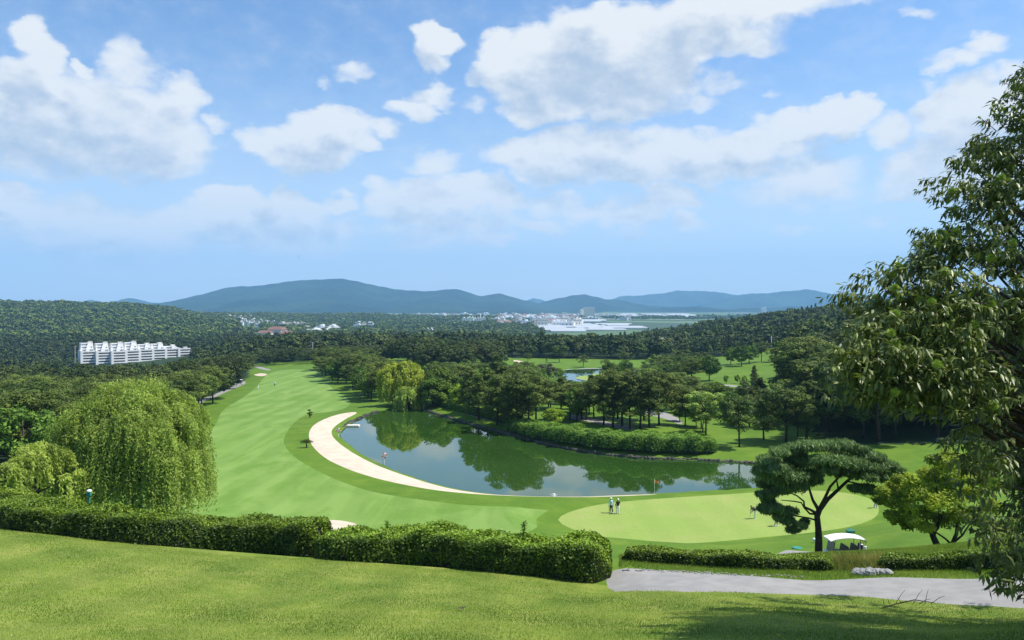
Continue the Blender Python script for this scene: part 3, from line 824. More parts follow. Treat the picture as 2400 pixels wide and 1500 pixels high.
def willow_tree(seed, H=12.4, Wd=7.6, lobes=80, strands=16, per=26, leaf=(.17, .035), m_='willow', name='willow_tree', extra=1.0):
    rg = np.random.default_rng(seed); pr = random.Random(seed)
    root = empty(name, (0, 0, 0)); mb = MB()
    L = []
    for i in range(lobes):
        a = rg.uniform(0, 6.283); f = rg.random()
        el_ = math.asin(min(1, f ** .8)) if i > 6 else 1.2 + .3 * rg.random()
        rr_ = Wd * (.86 + .12 * rg.random()) * (1 if i % 4 else .66)
        rr_ *= 1 + .13 * math.sin(3 * a + seed + 2 * el_) + .07 * math.sin(7 * a + 4 * el_)
        lx = math.cos(a) * math.cos(el_) * rr_; ly = math.sin(a) * math.cos(el_) * rr_
        lz = H * .45 + math.sin(el_) * H * .55 * (.84 + .2 * rg.random()) * (1 if i % 4 else .85)
        L.append((lx, ly, lz))
    L = np.array(L)
    # lobe tops: bushy rounded heads
    lr = Wd * rg.uniform(.09, .21, lobes)
    V1, t1 = clumps(L, np.c_[lr, lr, lr * .75], 230, leaf[0] * extra * .9, up=.3, rg=rg, asp=.33)
    Vs = [V1]; Ts = [t1]
    # hanging strands
    idx = np.repeat(np.arange(lobes), strands); K = len(idx)
    a = rg.uniform(0, 6.283, K); r0 = lr[idx] * np.sqrt(rg.random(K)) * 1.15
    st = L[idx] + np.c_[np.cos(a) * r0, np.sin(a) * r0, np.zeros(K)]
    ln = np.minimum(np.where(st[:, 2] > .68 * H, rg.uniform(.10, .32, K), rg.uniform(.3, .7, K)) * H, st[:, 2] - H * rg.uniform(.015, .15, K))
    s_ = (np.arange(per)[None] + rg.random((K, per))) / per
    out = unit(np.c_[st[:, :2], np.zeros(K)])
    sway = rg.normal(size=(K, 3)) * .25; sway[:, 2] = 0
    pos = st[:, None] + out[:, None] * (np.sin(np.minimum(s_ * 3, 1.57)) * .06 * Wd)[..., None] + sway[:, None] * s_[..., None] - np.array([0, 0, 1.]) * (s_ * ln[:, None])[..., None]
    pos = pos + rg.normal(size=pos.shape) * .10
    pos = pos.reshape(-1, 3); N = len(pos)
    nr = unit(np.repeat(out, per, 0) * .6 + rg.normal(size=(N, 3)) * .7 + np.array([0, 0, .35]))
    ax = unit(np.array([0, 0, -1.]) + rg.normal(size=(N, 3)) * .45)
    sz = rg.uniform(.7, 1.3, N)
    V2 = leaf_quads(pos, nr, ax, leaf[0] * sz * extra, leaf[1] * sz * extra * 1.6)
    t2 = np.clip(.35 * rg.random(lobes)[idx].repeat(per) + .35 * rg.random(K).repeat(per) + .3 * rg.random(N), 0, 1)
    Vs.append(V2.reshape(-1, 3)); Ts.append(np.repeat(t2, 4))
    limbs(mb, [tuple(p * np.array([.85, .85, .93])) for p in L[::3]], [(0, 0, -.4), (.2, 0, H * .2), (-.2, .1, H * .4), (.1, 0, H * .75)], .045 * H, pr)
    mb.link('trunk', M['bark'], root, True)
    kid('crown', quads_mesh('crown', np.concatenate(Vs), np.concatenate(Ts), M[m_]), root)
    return root

# ------------------------------------------------------------------ hedges
def hedge(name, line, hw, ht, label, group=None, leaf=.045, dens=900, m_='hedge', seed=1, lump=.10, cat='hedge', sink=.1):
    """line: world points (x, y); hw half width, ht height (numbers or per-point lists)"""
    rg = np.random.default_rng(seed)
    L = smooth_loop(line, .35, closed=False)
    n = len(L); k = np.linspace(0, 1, n)
    hwv = np.interp(k, np.linspace(0, 1, len(np.atleast_1d(hw))), np.atleast_1d(hw)); htv = np.interp(k, np.linspace(0, 1, len(np.atleast_1d(ht))), np.atleast_1d(ht))
    tg = np.gradient(L, axis=0); tg /= np.linalg.norm(tg, axis=1, keepdims=True); nm = np.c_[-tg[:, 1], tg[:, 0]]
    seg = np.r_[0, np.cumsum(np.linalg.norm(np.diff(L, axis=0), axis=1))]
    end = np.minimum(1, np.minimum(seg, seg[-1] - seg) / (hwv * .8) + .0)
    endf = np.sqrt(np.clip(1 - (1 - end) ** 2, .0, 1))
    lp = 1 + lump * (np.sin(seg * 1.9 + seed) * .5 + np.sin(seg * .83 + 2 * seed) * .5)
    ex = .55
    def surf(i, a, sc):
        # a 0..pi across the hedge, superellipse section
        ca, sa = np.cos(a), np.sin(a)
        ox = np.sign(ca) * np.abs(ca) ** ex * hwv[i] * endf[i] * sc * lp[i]
        oz = np.abs(sa) ** ex * htv[i] * (.35 + .65 * endf[i]) * sc * lp[i]
        return ox, oz
    gz_ = Hgt(L[:, 0], L[:, 1]) - sink
    root = empty(name, (L[n // 2][0], L[n // 2][1], float(gz_[n // 2])))
    O = np.array([L[n // 2][0], L[n // 2][1], gz_[n // 2]])
    na = 13; V = []
    for i in range(n):
        for a in np.linspace(0, math.pi, na):
            ox, oz = surf(i, a, .86)
            V.append((L[i][0] + nm[i][0] * ox, L[i][1] + nm[i][1] * ox, gz_[i] + oz))
    i, j = np.meshgrid(np.arange(n - 1), np.arange(na - 1)); a0 = (i * na + j).ravel()
    kid('twigs', mesh('twigs', np.array(V) - O, np.c_[a0, a0 + 1, a0 + na + 1, a0 + na], M['hedgewood'], smooth=True), root)
    area = seg[-1] * float(np.mean(2 * htv + 2 * hwv))
    K = int(area * dens)
    f = rg.random(K) * (n - 1.001); i = f.astype(int); fr = f - i
    a = rg.uniform(0.02, math.pi - .02, K)
    # spread evenly round the section
    a = np.where(rg.random(K) < .45, rg.uniform(.75, 2.4, K), a)
    sc = .84 + .20 * rg.random(K) + .05 * np.sin(seg[i] * 3.3 + a * 4 + seed)
    ca, sa = np.cos(a), np.sin(a)
    ii = i
    def lerp(A): return A[ii] * (1 - fr) + A[np.minimum(ii + 1, n - 1)] * fr
    ox = np.sign(ca) * np.abs(ca) ** ex * lerp(hwv) * lerp(endf) * sc * lerp(lp)
    oz = np.abs(sa) ** ex * lerp(htv) * (.35 + .65 * lerp(endf)) * sc * lerp(lp) + np.where(rg.random(K) < .012, rg.random(K) * .16, 0)
    px_ = lerp(L[:, 0]) + lerp(nm[:, 0]) * ox; py_ = lerp(L[:, 1]) + lerp(nm[:, 1]) * ox
    pos = np.c_[px_, py_, lerp(gz_) + oz] - O
    nn = unit(np.c_[lerp(nm[:, 0]) * ca, lerp(nm[:, 1]) * ca, sa] * .8 + rg.normal(size=(K, 3)) * .55 + np.array([0, 0, .15]))
    sz = leaf * rg.uniform(.6, 1.3, K)
    Vq = leaf_quads(pos, nn, rg.normal(size=(K, 3)), sz, sz * .55)
    clump = .5 + .5 * np.sin(pos[:, 0] * 4.1 + seed) * np.sin(pos[:, 1] * 3.7 + pos[:, 2] * 5)
    tint = np.clip(.14 * clump + .34 * rg.random(K) ** 2 + .7 * np.clip((sa - .78) * 6, 0, 1) * rg.random(K) ** .5, 0, 1)  # top lighter as fresh growth; darker sides put the front's shade into the tint
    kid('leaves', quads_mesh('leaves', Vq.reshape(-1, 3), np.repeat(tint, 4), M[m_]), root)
    return tag(root, label, cat, group)

def shift(pts_, dx, dy): return [(x + dx, y + dy) for x, y in pts_]
hl = [hit(a, b_, 20, 45)[:2] for a, b_ in ((-260, 1214), (-100, 1228), (0, 1238), (160, 1258), (320, 1276), (480, 1288), (640, 1300), (745, 1309))]
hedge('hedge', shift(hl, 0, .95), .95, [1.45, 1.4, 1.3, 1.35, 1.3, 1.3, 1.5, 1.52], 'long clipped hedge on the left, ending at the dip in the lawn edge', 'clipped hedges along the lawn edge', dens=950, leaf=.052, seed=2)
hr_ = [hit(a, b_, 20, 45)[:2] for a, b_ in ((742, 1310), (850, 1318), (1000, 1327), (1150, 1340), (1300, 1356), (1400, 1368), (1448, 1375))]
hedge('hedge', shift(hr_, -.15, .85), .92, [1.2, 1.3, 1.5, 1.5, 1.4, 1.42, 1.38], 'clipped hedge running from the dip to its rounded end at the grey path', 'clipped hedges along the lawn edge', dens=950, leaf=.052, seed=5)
hb = [((a - 1200) / F * d, d) for a, d in ((-120, 37), (60, 37), (200, 37.5), (330, 38), (440, 38.5), (520, 39))]
hedge('hedge', hb, .5, [1.9, 1.9, 1.8, 1.4, 1.25, .9], 'narrow second hedge behind the long left hedge, below the big willow', None, dens=500, leaf=.05, seed=9)
def shoot(px, d, z0, n, h, label):
    x, y = (px - 1200) / F * d, d; zb = h1(x, y) + z0; root = empty('hedge_shoot', (x, y, zb)); rg = np.random.default_rng(px); mb = MB(); P_ = []
    for q_ in range(n):
        e = Vector((rg.uniform(-.12, .12), rg.uniform(-.1, .1), h * rg.uniform(.6, 1))); mb.tube([(0, 0, 0), e * .5 + Vector((.02, 0, 0)), e], [.010, .008, .004], 4)
        for k in range(14): P_.append(np.array(e) * (.25 + .75 * rg.random()) + rg.normal(size=3) * .035)
    mb.link('stem', M['bark'], root); P_ = np.array(P_); K = len(P_)
    V = leaf_quads(P_, unit(rg.normal(size=(K, 3)) + np.array([0, 0, .5])), rg.normal(size=(K, 3)), .05, .028)
    kid('leaves', quads_mesh('leaves', V.reshape(-1, 3), np.repeat(rg.random(K) * .7, 4), M['hedge']), root); tag(root, label, 'shoot')
shoot(1226, 28.4, 1.3, 4, .62, 'leafy sprig sticking up from the right half of the hedge top')
shoot(907, 29.8, 1.3, 3, .5, 'thin young shoot rising above the hedge right of the small bunker')
lo = [hit(a, b_, 20, 45)[:2] for a, b_ in ((1462, 1316), (1560, 1323), (1680, 1331), (1800, 1337), (1880, 1338), (1968, 1340))]
hedge('hedge', shift(lo, 0, .45), .42, [.62, .6, .62, .66, .6], 'low dark hedge along the far side of the grey path, left of the reeds', 'low hedges beside the path', dens=1100, leaf=.04, seed=12, lump=.14)
lo2 = [hit(a, b_, 20, 45)[:2] for a, b_ in ((2062, 1339), (2160, 1339), (2260, 1337), (2360, 1334), (2480, 1330))]
hedge('hedge', shift(lo2, 0, .45), .42, [.55, .65, .7, .7, .7], 'low dark hedge beyond the path, right of the pale stones and under the big tree', 'low hedges beside the path', dens=1100, leaf=.04, seed=14, lump=.14)
# far shore of the lake
def shore_pt(px, py, off):
    x, y = at_z(px, py, ZW); return (x + off[0], y + off[1])
sh = [shore_pt(a, b_, (.8, 4.6)) for a, b_ in ((1190, 1017), (1260, 1038), (1340, 1055), (1420, 1068), (1500, 1076), (1580, 1079), (1640, 1080), (1688, 1082))]
hedge('shore_shrubs', sh, [2.2, 3.2, 3.4, 3.4, 3.4, 3.2, 3.2, 2.6], [1.6, 1.9, 2.2, 2.3, 2.3, 2.5, 2.6, 2.2], 'thick loose bank of shrubs along the far shore of the lake', None, dens=120, leaf=.17, m_='shore', seed=21, lump=.22, cat='shrubs')
s3 = [shore_pt(a, b_, (1.4, 5.0)) for a, b_ in ((1000, 957), (1040, 971), (1100, 988), (1160, 1004), (1200, 1014))]
hedge('hedge', s3, [.9, 1.1, 1.3, 1.5], [1.1, 1.3, 1.6, 1.8], 'thin clipped hedge on the grass bank at the top right of the lake', None, dens=120, leaf=.15, m_='shore', seed=22, lump=.1)

# stone edging of the lake's far and left shore
def edging(name, pts_, h, w, label, seed):
    rg = random.Random(seed); mb = MB()
    L = smooth_loop(pts_, .62, closed=False)
    for i in range(len(L) - 1):
        x, y = (L[i] + L[i + 1]) / 2; d = L[i + 1] - L[i]
        mb.ball((x, y + rg.uniform(-.12, .12), ZW + h * rg.uniform(.1, .4)), (rg.uniform(.3, .7), w * rg.uniform(.5, 1.2), h * rg.uniform(.5, .95)), 7, 5, 0, .22, rg)
    o = mb.link(name, M['stonedark'])
    return tag(o, label, 'stone edging')
edging('stone_edging', [shore_pt(a, b_, (0, .3)) for a, b_ in ((1000, 963), (1035, 975), (1100, 994), (1200, 1020), (1300, 1047), (1400, 1064), (1500, 1075), (1600, 1079), (1700, 1083), (1800, 1090))], .42, .4, 'dark stone edging along the far shore of the lake', 3)
edging('stone_edging', [shore_pt(a, b_, (-.2, .2)) for a, b_ in ((806, 1003), (820, 992), (838, 984), (860, 974), (885, 965))], .36, .35, 'short dark stone edging at the upper left corner of the lake', 4)

# ------------------------------------------------------------------ big chestnut at the right
def chestnut():
    rg = np.random.default_rng(33); pr = random.Random(33)
    cxx, cyy = 13.2, 16.0; G = 16.0 / 13.2
    gz0 = h1(cxx, cyy)
    root = empty('chestnut_tree', (cxx, cyy, gz0))
    zs = np.array([-5.2, -4.8, -4.0, -3.0, -2.2, -1.75, -1.5, -.8, -.2, .2, .6, 1.2, 1.8, 2.6, 3.3, 3.9, 4.6, 5.6, 6.6]) * G
    Rs = np.array([1.2, 1.6, 2.1, 2.4, 3.1, 4.6, 5.2, 5.5, 5.0, 4.85, 4.6, 3.7, 3.25, 3.0, 2.6, 1.9, 1.4, 1.0, .4]) * G
    K = 13000
    def shell(z, a): return np.interp(z, zs, Rs) * (1 + .17 * np.sin(3 * a + 1.4 * z) * np.sin(1.6 * z + 2 * a + 1) + .07 * np.sin(7 * a - 2.6 * z)) * np.where(np.cos(a - math.pi) > .2, 1.0, 1.08)  # right and back, out of view, widened so the crown shades the lawn
    nc = 360
    zc_ = rg.uniform(-5.0, 6.4, nc) * G; ac_ = rg.uniform(0, 6.283, nc); kc = .25 + .70 * rg.random(nc) ** .5
    fc = [(2000,830,13.6),(1978,838,13.8),(2045,765,14.2),(2085,700,14.8),(2075,648,15),(2130,705,14.5),(2135,625,15),(2185,600,15),(2160,680,14.4),(2232,560,15.2),(2225,640,14.2),(2285,480,15),(2275,385,15.6),(2300,430,15),
          (2330,345,15.4),(2368,262,15.6),(2390,215,15.8),(1985,905,13.6),(2012,872,13.4),(2062,850,13.2),(2120,820,13),(2100,905,13.4),(2150,765,13.8),(2200,725,13.6),(2250,680,13.6),(2180,865,13),(2235,935,13),
          (2290,1050,13.2),(2300,1130,13.2),(2312,1220,13),(2335,1290,13),(2372,1340,13),(2060,800,13.6),(2110,760,14),(2190,800,13.4),(2260,780,13.2),(2270,860,13),(2320,720,13.4),(2330,600,14),(2320,540,14.4),(2340,460,14.8),(2360,380,15),(2330,940,13),(2050,905,13.6),(2140,920,13.2)]
    fx = np.array([((p_ - 1200) / F * d_ - cxx, d_ - cyy, -(q_ - HY) / F * d_) for p_, q_, d_ in fc])
    zc_[:len(fc)] = fx[:, 2]; ac_[:len(fc)] = np.arctan2(fx[:, 1], fx[:, 0])
    rc = shell(zc_, ac_) * kc; rc[:len(fc)] = np.hypot(fx[:, 0], fx[:, 1]); kc[:len(fc)] = .95
    cr_ = rg.uniform(.35, .75, nc) * (1.25 - .4 * kc)
    cr_[:len(fc)] = rg.uniform(.42, .62, len(fc)); pw = cr_ ** 2; pw[:len(fc)] *= 1.0; idc = rg.choice(nc, K, p=pw / np.sum(pw)); of_ = unit(rg.normal(size=(K, 3))) * (cr_[idc] * rg.random(K) ** .45)[:, None] * np.array([1.15, 1.15, .7])
    tip = np.c_[np.cos(ac_[idc]) * rc[idc], np.sin(ac_[idc]) * rc[idc], zc_[idc]] + of_
    a = np.arctan2(tip[:, 1], tip[:, 0]); z = tip[:, 2].copy(); r_ = np.hypot(tip[:, 0], tip[:, 1]); k = r_ / shell(z, a)
    tip[:, 2] -= gz0; sel_ = ((k < 1.12) | (idc < len(fc))) & (tip[:, 2] > .15)
    tip, z, a, k = tip[sel_], z[sel_], a[sel_], k[sel_]; K = len(z)
    out = np.c_[np.cos(a), np.sin(a), rg.uniform(-.15, .45, K)]; out = unit(out + rg.normal(size=(K, 3)) * .25)
    # leaves radiate from each twig and droop
    per = 9
    idx = np.repeat(np.arange(K), per); N = len(idx)
    along = rg.uniform(-.28, .06, N)
    side_v = unit(np.cross(out[idx], rg.normal(size=(N, 3))))
    ld = unit(out[idx] * .55 + side_v * .8 + np.array([0, 0, -.75]))
    start = tip[idx] + out[idx] * along[:, None]
    ln = rg.uniform(.13, .21, N)[:, None]; wd = ln * .15
    nrm = unit(np.cross(ld, np.cross(np.array([0, 0, 1.]) + rg.normal(size=(N, 3)) * .35, ld)))
    sd_ = unit(np.cross(ld, nrm))
    mid = start + ld * ln * .5 + nrm * ln * .07; end = start + ld * ln + np.array([0, 0, -1]) * ln * .12
    V = np.stack([start, mid - sd_ * wd - nrm * wd * .35, end, mid, mid + sd_ * wd - nrm * wd * .35], 1)
    B = np.arange(N)[:, None] * 5
    Fq = np.concatenate([np.c_[B, B + 1, B + 2, B + 3], np.c_[B, B + 3, B + 2, B + 4]])
    tint = np.clip(.4 * rg.random(K)[idx] + .45 * rg.random(N) + .15 * (k[idx] > .8), 0, 1)
    kid('crown', mesh('crown', V.reshape(-1, 3), Fq, M['chestnut'], attrs={'tint': np.repeat(tint, 5)}), root)
    mb = MB()
    tr = [(0, 0, -.4), (.12, .1, 1.8), (-.05, .05, 4.2), (.08, -.05, 6.8), (0, 0, 10.4), (0, 0, 13.4)]
    ends = []
    for i in range(72):
        zz = (-3.9 + 9.6 * (i + .5) / 72) * G; aa = i * 2.4 + .4
        rr_ = np.interp(zz, zs, Rs) * .80
        ends.append((math.cos(aa) * rr_, math.sin(aa) * rr_, zz - gz0))
    ends += [tuple(np.array([q_[0] * .93, q_[1] * .93, q_[2] - gz0])) for q_ in fx]
    limbs(mb, ends, tr, .20, pr)
    for i in rg.choice(K, 1500, replace=False):
        if k[i] < .3: continue
        p1 = Vector(tip[i]); p0 = p1 - Vector(out[i]) * .55
        mb.tube([p0, p1], [.010, .004], 3, cap=False)
    mb.link('trunk', M['bark'], root, True)
    # burrs on the side towards the lawn
    cand = [i for i in range(K) if k[i] > .82 and math.cos(a[i] + 2.15) > .25 and z[i] < 4.6]
    pr.shuffle(cand)
    bm_ = MB(); pr2 = random.Random(5)
    bm_.ball((0, 0, 0), .017, 8, 6)
    for q_ in range(240):
        v = Vector((pr2.gauss(0, 1), pr2.gauss(0, 1), pr2.gauss(0, 1))).normalized(); s_ = v.orthogonal().normalized() * .0026
        s2_ = v.cross(s_)
        bm_.add([v * .015 + s_, v * .015 - s_ * .5 + s2_, v * .015 - s_ * .5 - s2_, v * (.040 + .01 * pr2.random())], [(0, 1, 3), (1, 2, 3), (2, 0, 3)])
    bme = bm_.mesh('burr', M['burr'])
    bme.transform(Matrix.Scale(2.1, 4))
    for i in cand[:96]:
        o = link('burr', bme, root, tuple(tip[i] + np.array([0, 0, .03]) + out[i] * .03)); o.rotation_euler = (pr.random() * 6, pr.random() * 6, 0)
    tag(root, 'large dark chestnut tree with spiky green burrs filling the right edge', 'tree')
chestnut()

# ------------------------------------------------------------------ hero pine by the green
def wpt(px, py, d): return np.array([(px - 1200) / F * d, d, -(py - HY) / F * d])
def needle_pads(cen, rad, per, ln, rg, up=.9):
    cen = np.asarray(cen); rad = np.asarray(rad); idx = np.repeat(np.arange(len(cen)), per); K = len(idx)
    d = unit(rg.normal(size=(K, 3))); d[:, 2] = np.where((d[:, 2] < 0) & (rg.random(K) < .6), -d[:, 2], d[:, 2])
    pos = cen[idx] + d * rad[idx] * (.45 + .55 * rg.random(K) ** .6)[:, None] * (1 + .15 * np.sin(idx + 6 * d[:, 0]))[:, None]
    ax = unit(d * .5 + np.array([0, 0, up]) + rg.normal(size=(K, 3)) * .5)
    nn = unit(rg.normal(size=(K, 3)) + d)
    sz = ln * rg.uniform(.6, 1.3, K)
    V = leaf_quads(pos, nn, ax, sz, sz * .20)
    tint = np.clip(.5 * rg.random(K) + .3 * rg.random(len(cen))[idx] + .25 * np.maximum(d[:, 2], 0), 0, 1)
    return V.reshape(-1, 3), np.repeat(tint, 4)
def hero_pine():
    rg = np.random.default_rng(8); D = 54.0
    b0 = wpt(1918, 1284, D); gz0 = h1(b0[0], b0[1]); O = np.array([b0[0], b0[1], gz0])
    root = empty('pine_tree', tuple(O))
    def P(px, py, dy=0.0): return tuple(wpt(px, py, D) * (1 + dy / D) - O)
    mb = MB()
    T = lambda L_, r_: mb.tube([P(*q_) for q_ in L_], r_, 9)
    mb.tube([(0, 0, -.5), P(1919, 1270), P(1918, 1240), P(1915, 1210), P(1921, 1192)], [.30, .25, .22, .20, .20], 12)
    T([(1920, 1196), (1940, 1170), (1962, 1150, .4), (1985, 1128, .8), (2010, 1108, 1), (2050, 1095, 1.2)], [.18, .14, .12, .10, .08, .04])
    T([(1920, 1194), (1932, 1170), (1946, 1140, -.4), (1972, 1112, -.6), (1980, 1085, -.6)], [.14, .11, .09, .07, .03])
    T([(1919, 1196), (1905, 1172), (1898, 1150, .5), (1890, 1120, .7), (1880, 1090, .6)], [.14, .10, .08, .06, .03])
    T([(1917, 1205), (1900, 1195), (1885, 1188), (1884, 1175, -.3), (1868, 1162, -.5), (1840, 1150, -.8)], [.11, .09, .08, .06, .05, .03])
    T([(1916, 1205), (1898, 1204), (1885, 1190, .4), (1878, 1178, .5), (1862, 1175, .5), (1830, 1172, .6)], [.09, .07, .06, .05, .045, .025])
    T([(1916, 1220), (1895, 1214, -.2), (1865, 1209, -.5), (1835, 1203, -.9), (1810, 1195, -1)], [.07, .055, .05, .04, .02])
    T([(1985, 1128, .8), (2020, 1135, .2), (2050, 1138, 0)], [.06, .04, .02])
    T([(1965, 1148, .4), (1960, 1120, 1.2), (1935, 1085, 1.6)], [.07, .05, .02])
    cs = [(1800,1080,30),(1830,1062,32),(1865,1052,32),(1900,1048,34),(1940,1046,34),(1980,1048,34),(2015,1056,32),(2050,1070,32),(2085,1090,28),(2108,1108,18),
          (1790,1105,28),(1815,1100,36),(1850,1085,38),(1890,1080,40),(1930,1075,38),(1970,1078,38),(2010,1086,36),(2045,1098,32),
          (1795,1135,26),(1825,1128,34),(1862,1115,36),(1900,1110,32),(1940,1098,30),(1800,1160,24),(1835,1150,30),(1870,1140,28),(1900,1130,22),(1965,1106,26),
          (2005,1112,28),(2040,1120,28),(2070,1118,26),(2030,1148,28),(2055,1152,26),(2005,1145,20),(1790,1192,20),(1812,1196,26),(1840,1200,24),(1826,1214,17),(1850,1222,19),(1874,1232,16),(1856,1242,12),(1800,1178,16),(1886,1226,12)]
    cen, rad = [], []
    for (a, b_, r_) in cs:
        for q_ in range(3):
            dy = rg.uniform(-1, 1) * (1.9 if b_ < 1140 else .8)
            cen.append(np.array(P(a + rg.uniform(-8, 8), b_ + rg.uniform(-5, 5), dy))); s_ = r_ / 33 * rg.uniform(.7, .95); rad.append((s_ * rg.uniform(.8, 1.2), s_, s_ * rg.uniform(.30, .48)))
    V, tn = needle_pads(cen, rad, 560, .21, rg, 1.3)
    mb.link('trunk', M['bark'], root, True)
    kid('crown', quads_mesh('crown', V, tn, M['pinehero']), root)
    tag(root, 'umbrella shaped pine with a black forked trunk standing in front of the putting green', 'tree')
hero_pine()
def maple():
    rg = np.random.default_rng(18); D = 49.0
    b0 = wpt(2205, 1292, D); gz0 = h1(b0[0], b0[1]); O = np.array([b0[0], b0[1], gz0])
    root = empty('maple_tree', tuple(O))
    def P(px, py, dy=0.0): return tuple(wpt(px, py, D) * (1 + dy / D) - O)
    mb = MB(); T = lambda L_, r_: mb.tube([P(*q_) for q_ in L_], r_, 8)
    mb.tube([(-.1, 0, -.5), P(2196, 1278), P(2186, 1255), P(2196, 1235), P(2204, 1215), P(2200, 1170), P(2190, 1110)], [.24, .21, .19, .17, .12, .08, .03], 10)
    T([(2228, 1300), (2232, 1275), (2242, 1250), (2244, 1215), (2250, 1160), (2255, 1110)], [.17, .14, .11, .09, .06, .03])
    T([(2232, 1278), (2215, 1262, .3), (2190, 1245, .5), (2170, 1215, .6), (2150, 1180)], [.08, .06, .05, .04, .02])
    T([(2190, 1262), (2172, 1240), (2150, 1222), (2110, 1190), (2085, 1170)], [.07, .055, .05, .035, .02])
    T([(2200, 1190), (2170, 1160, -.5), (2130, 1130, -.8)], [.06, .04, .02])
    T([(2234, 1272), (2255, 1255), (2275, 1225), (2290, 1180)], [.08, .06, .05, .02])
    cs = [(2070,1150,22),(2085,1175,24),(2100,1135,26),(2110,1165,28),(2125,1195,28),(2140,1130,28),(2150,1160,32),(2160,1200,30),(2175,1110,30),(2185,1140,34),(2195,1180,34),(2200,1220,28),
          (2215,1095,30),(2225,1130,34),(2235,1170,34),(2240,1210,30),(2255,1085,26),(2265,1120,32),(2275,1160,34),(2280,1205,30),(2225,1070,22),(2195,1078,22),(2290,1095,26),(2310,1135,30),(2315,1180,30),
          (2095,1210,20),(2140,1222,22),(2120,1228,18),(2172,1232,18),(2300,1225,22),(2100,1120,14),(2060,1168,14)]
    cen, rad = [], []
    for (a, b_, r_) in cs:
        for q_ in range(2):
            cen.append(np.array(P(a + rg.uniform(-8, 8), b_ + rg.uniform(-6, 6), rg.uniform(-1.7, 1.7)))); s_ = r_ / 36 * rg.uniform(.75, 1.05); rad.append((s_, s_, s_ * .7))
    V, tn = clumps(cen, rad, 520, .085, up=.7, flat=.4, rg=rg, asp=.7, shell=.4)
    mb.link('trunk', M['bark'], root, True)
    kid('crown', quads_mesh('crown', V, tn, M['maple']), root)
    tag(root, 'yellow green maple with several dark stems, right of the golf cart', 'tree')
maple()

# ------------------------------------------------------------------ willows
def put(root, loc, rz=0, sc=1.0, label=None, cat=None, group=None):
    root.location = loc; root.rotation_euler = (0, 0, rz); root.scale = (sc,) * 3 if not isinstance(sc, tuple) else sc
    return tag(root, label, cat, group)
wx, wy = (318 - 1200) / F * 74, 74.0
put(willow_tree(3, 12.9, 6.7, 190, 24, 34, (.15, .036)), (wx, wy, h1(wx, wy) - .1), 0, 1, 'huge round weeping willow behind the left hedge', 'tree')
wx, wy = (85 - 1200) / F * 66, 66.0
put(willow_tree(6, 6.0, 3.4, 34, 12, 22, (.15, .036), 'willow'), (wx, wy, h1(wx, wy)), 0, 1, 'small pale willow at the far left, beside the huge willow', 'tree')
wx, wy = (12 - 1200) / F * 62, 62.0
put(willow_tree(16, 4.2, 2.2, 24, 10, 18, (.15, .036), 'willow'), (wx, wy, h1(wx, wy)), 0, 1, 'low willow bush cut by the left edge of the picture, above the hedge', 'tree')
x, y = at_z(938, 957, ZW); 
put(willow_tree(9, 10.6, 6.0, 110, 17, 20, (.26, .09), 'willowgold'), (x, y + 4.5, h1(x, y + 4.5)), 0, 1, 'golden green willow at the top end of the lake', 'tree')
x, y = at_z(956, 961, ZW)
put(willow_tree(11, 6.6, 3.8, 50, 16, 16, (.25, .08), 'willow'), (x, y + 1.2, h1(x, y + 1.2)), 0, 1, 'smaller bright willow leaning over the top end of the lake', 'tree')

# ------------------------------------------------------------------ tree kinds of the course
used = set()
def grow(root, loc, rz, sc, label, cat, group):
    """the first call places the model itself, later calls copy it"""
    if root.name not in used:
        used.add(root.name); put(root, loc, rz, sc, label, cat, group); return root
    return copy_thing(root, loc, rz, sc, label, group)
PU = [pine_tree(40 + i, 10, 3.9, 38, 190, .22, 'umbrella') for i in range(4)]
PC = [pine_tree(50 + i, 10.5, 3.7, 44, 190, .21, 'cone') for i in range(3)]
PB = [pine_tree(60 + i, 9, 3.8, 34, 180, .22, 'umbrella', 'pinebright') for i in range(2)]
BR = [round_tree(70 + i, 8.5, 3.6, 50, 150, .20, 'broad') for i in range(3)]
BL = [round_tree(80 + i, 6.5, 3.0, 36, 80, .24, 'lime') for i in range(2)]
BP = [round_tree(90, 8, 3.8, 44, 90, .25, 'plum')]
# lower-detail kinds for the woods further off
FU = [pine_tree(100 + i, 10.5, 4.0, 22, 60, .40, 'umbrella') for i in range(3)]
FB = [round_tree(110 + i, 9.5, 4.0, 30, 50, .42, 'broad') for i in range(2)]
FC = [pine_tree(120 + i, 11.5, 3.4, 24, 60, .38, 'cone') for i in range(2)]

def tree_at(kinds, px, py, hpx, label, group=None, d0=60, d1=1200, cat='tree', wide=1.0, d=None):
    root = rnd.choice(kinds)
    if d is None: x, y, z = hit(px, py, d0, d1)
    else: x, y = (px - 1200) / F * d, d; z = h1(x, y)
    zt = -(py - hpx - HY) / F * y
    Hm = max(zt - z, 2.0)
    h0 = HT[root.name]
    s_ = Hm / h0
    return grow(root, (x, y, z - .05), rnd.uniform(0, 6.28), (s_ * wide, s_ * wide, s_), label, cat, group)
HT = {}
for L_, h_ in ((PU, 9.7), (PC, 10.6), (PB, 8.8), (BR, 8.6), (BL, 6.6), (BP, 8.1), (FU, 10.2), (FB, 9.6), (FC, 11.6)):
    for r_ in L_: HT[r_.name] = h_

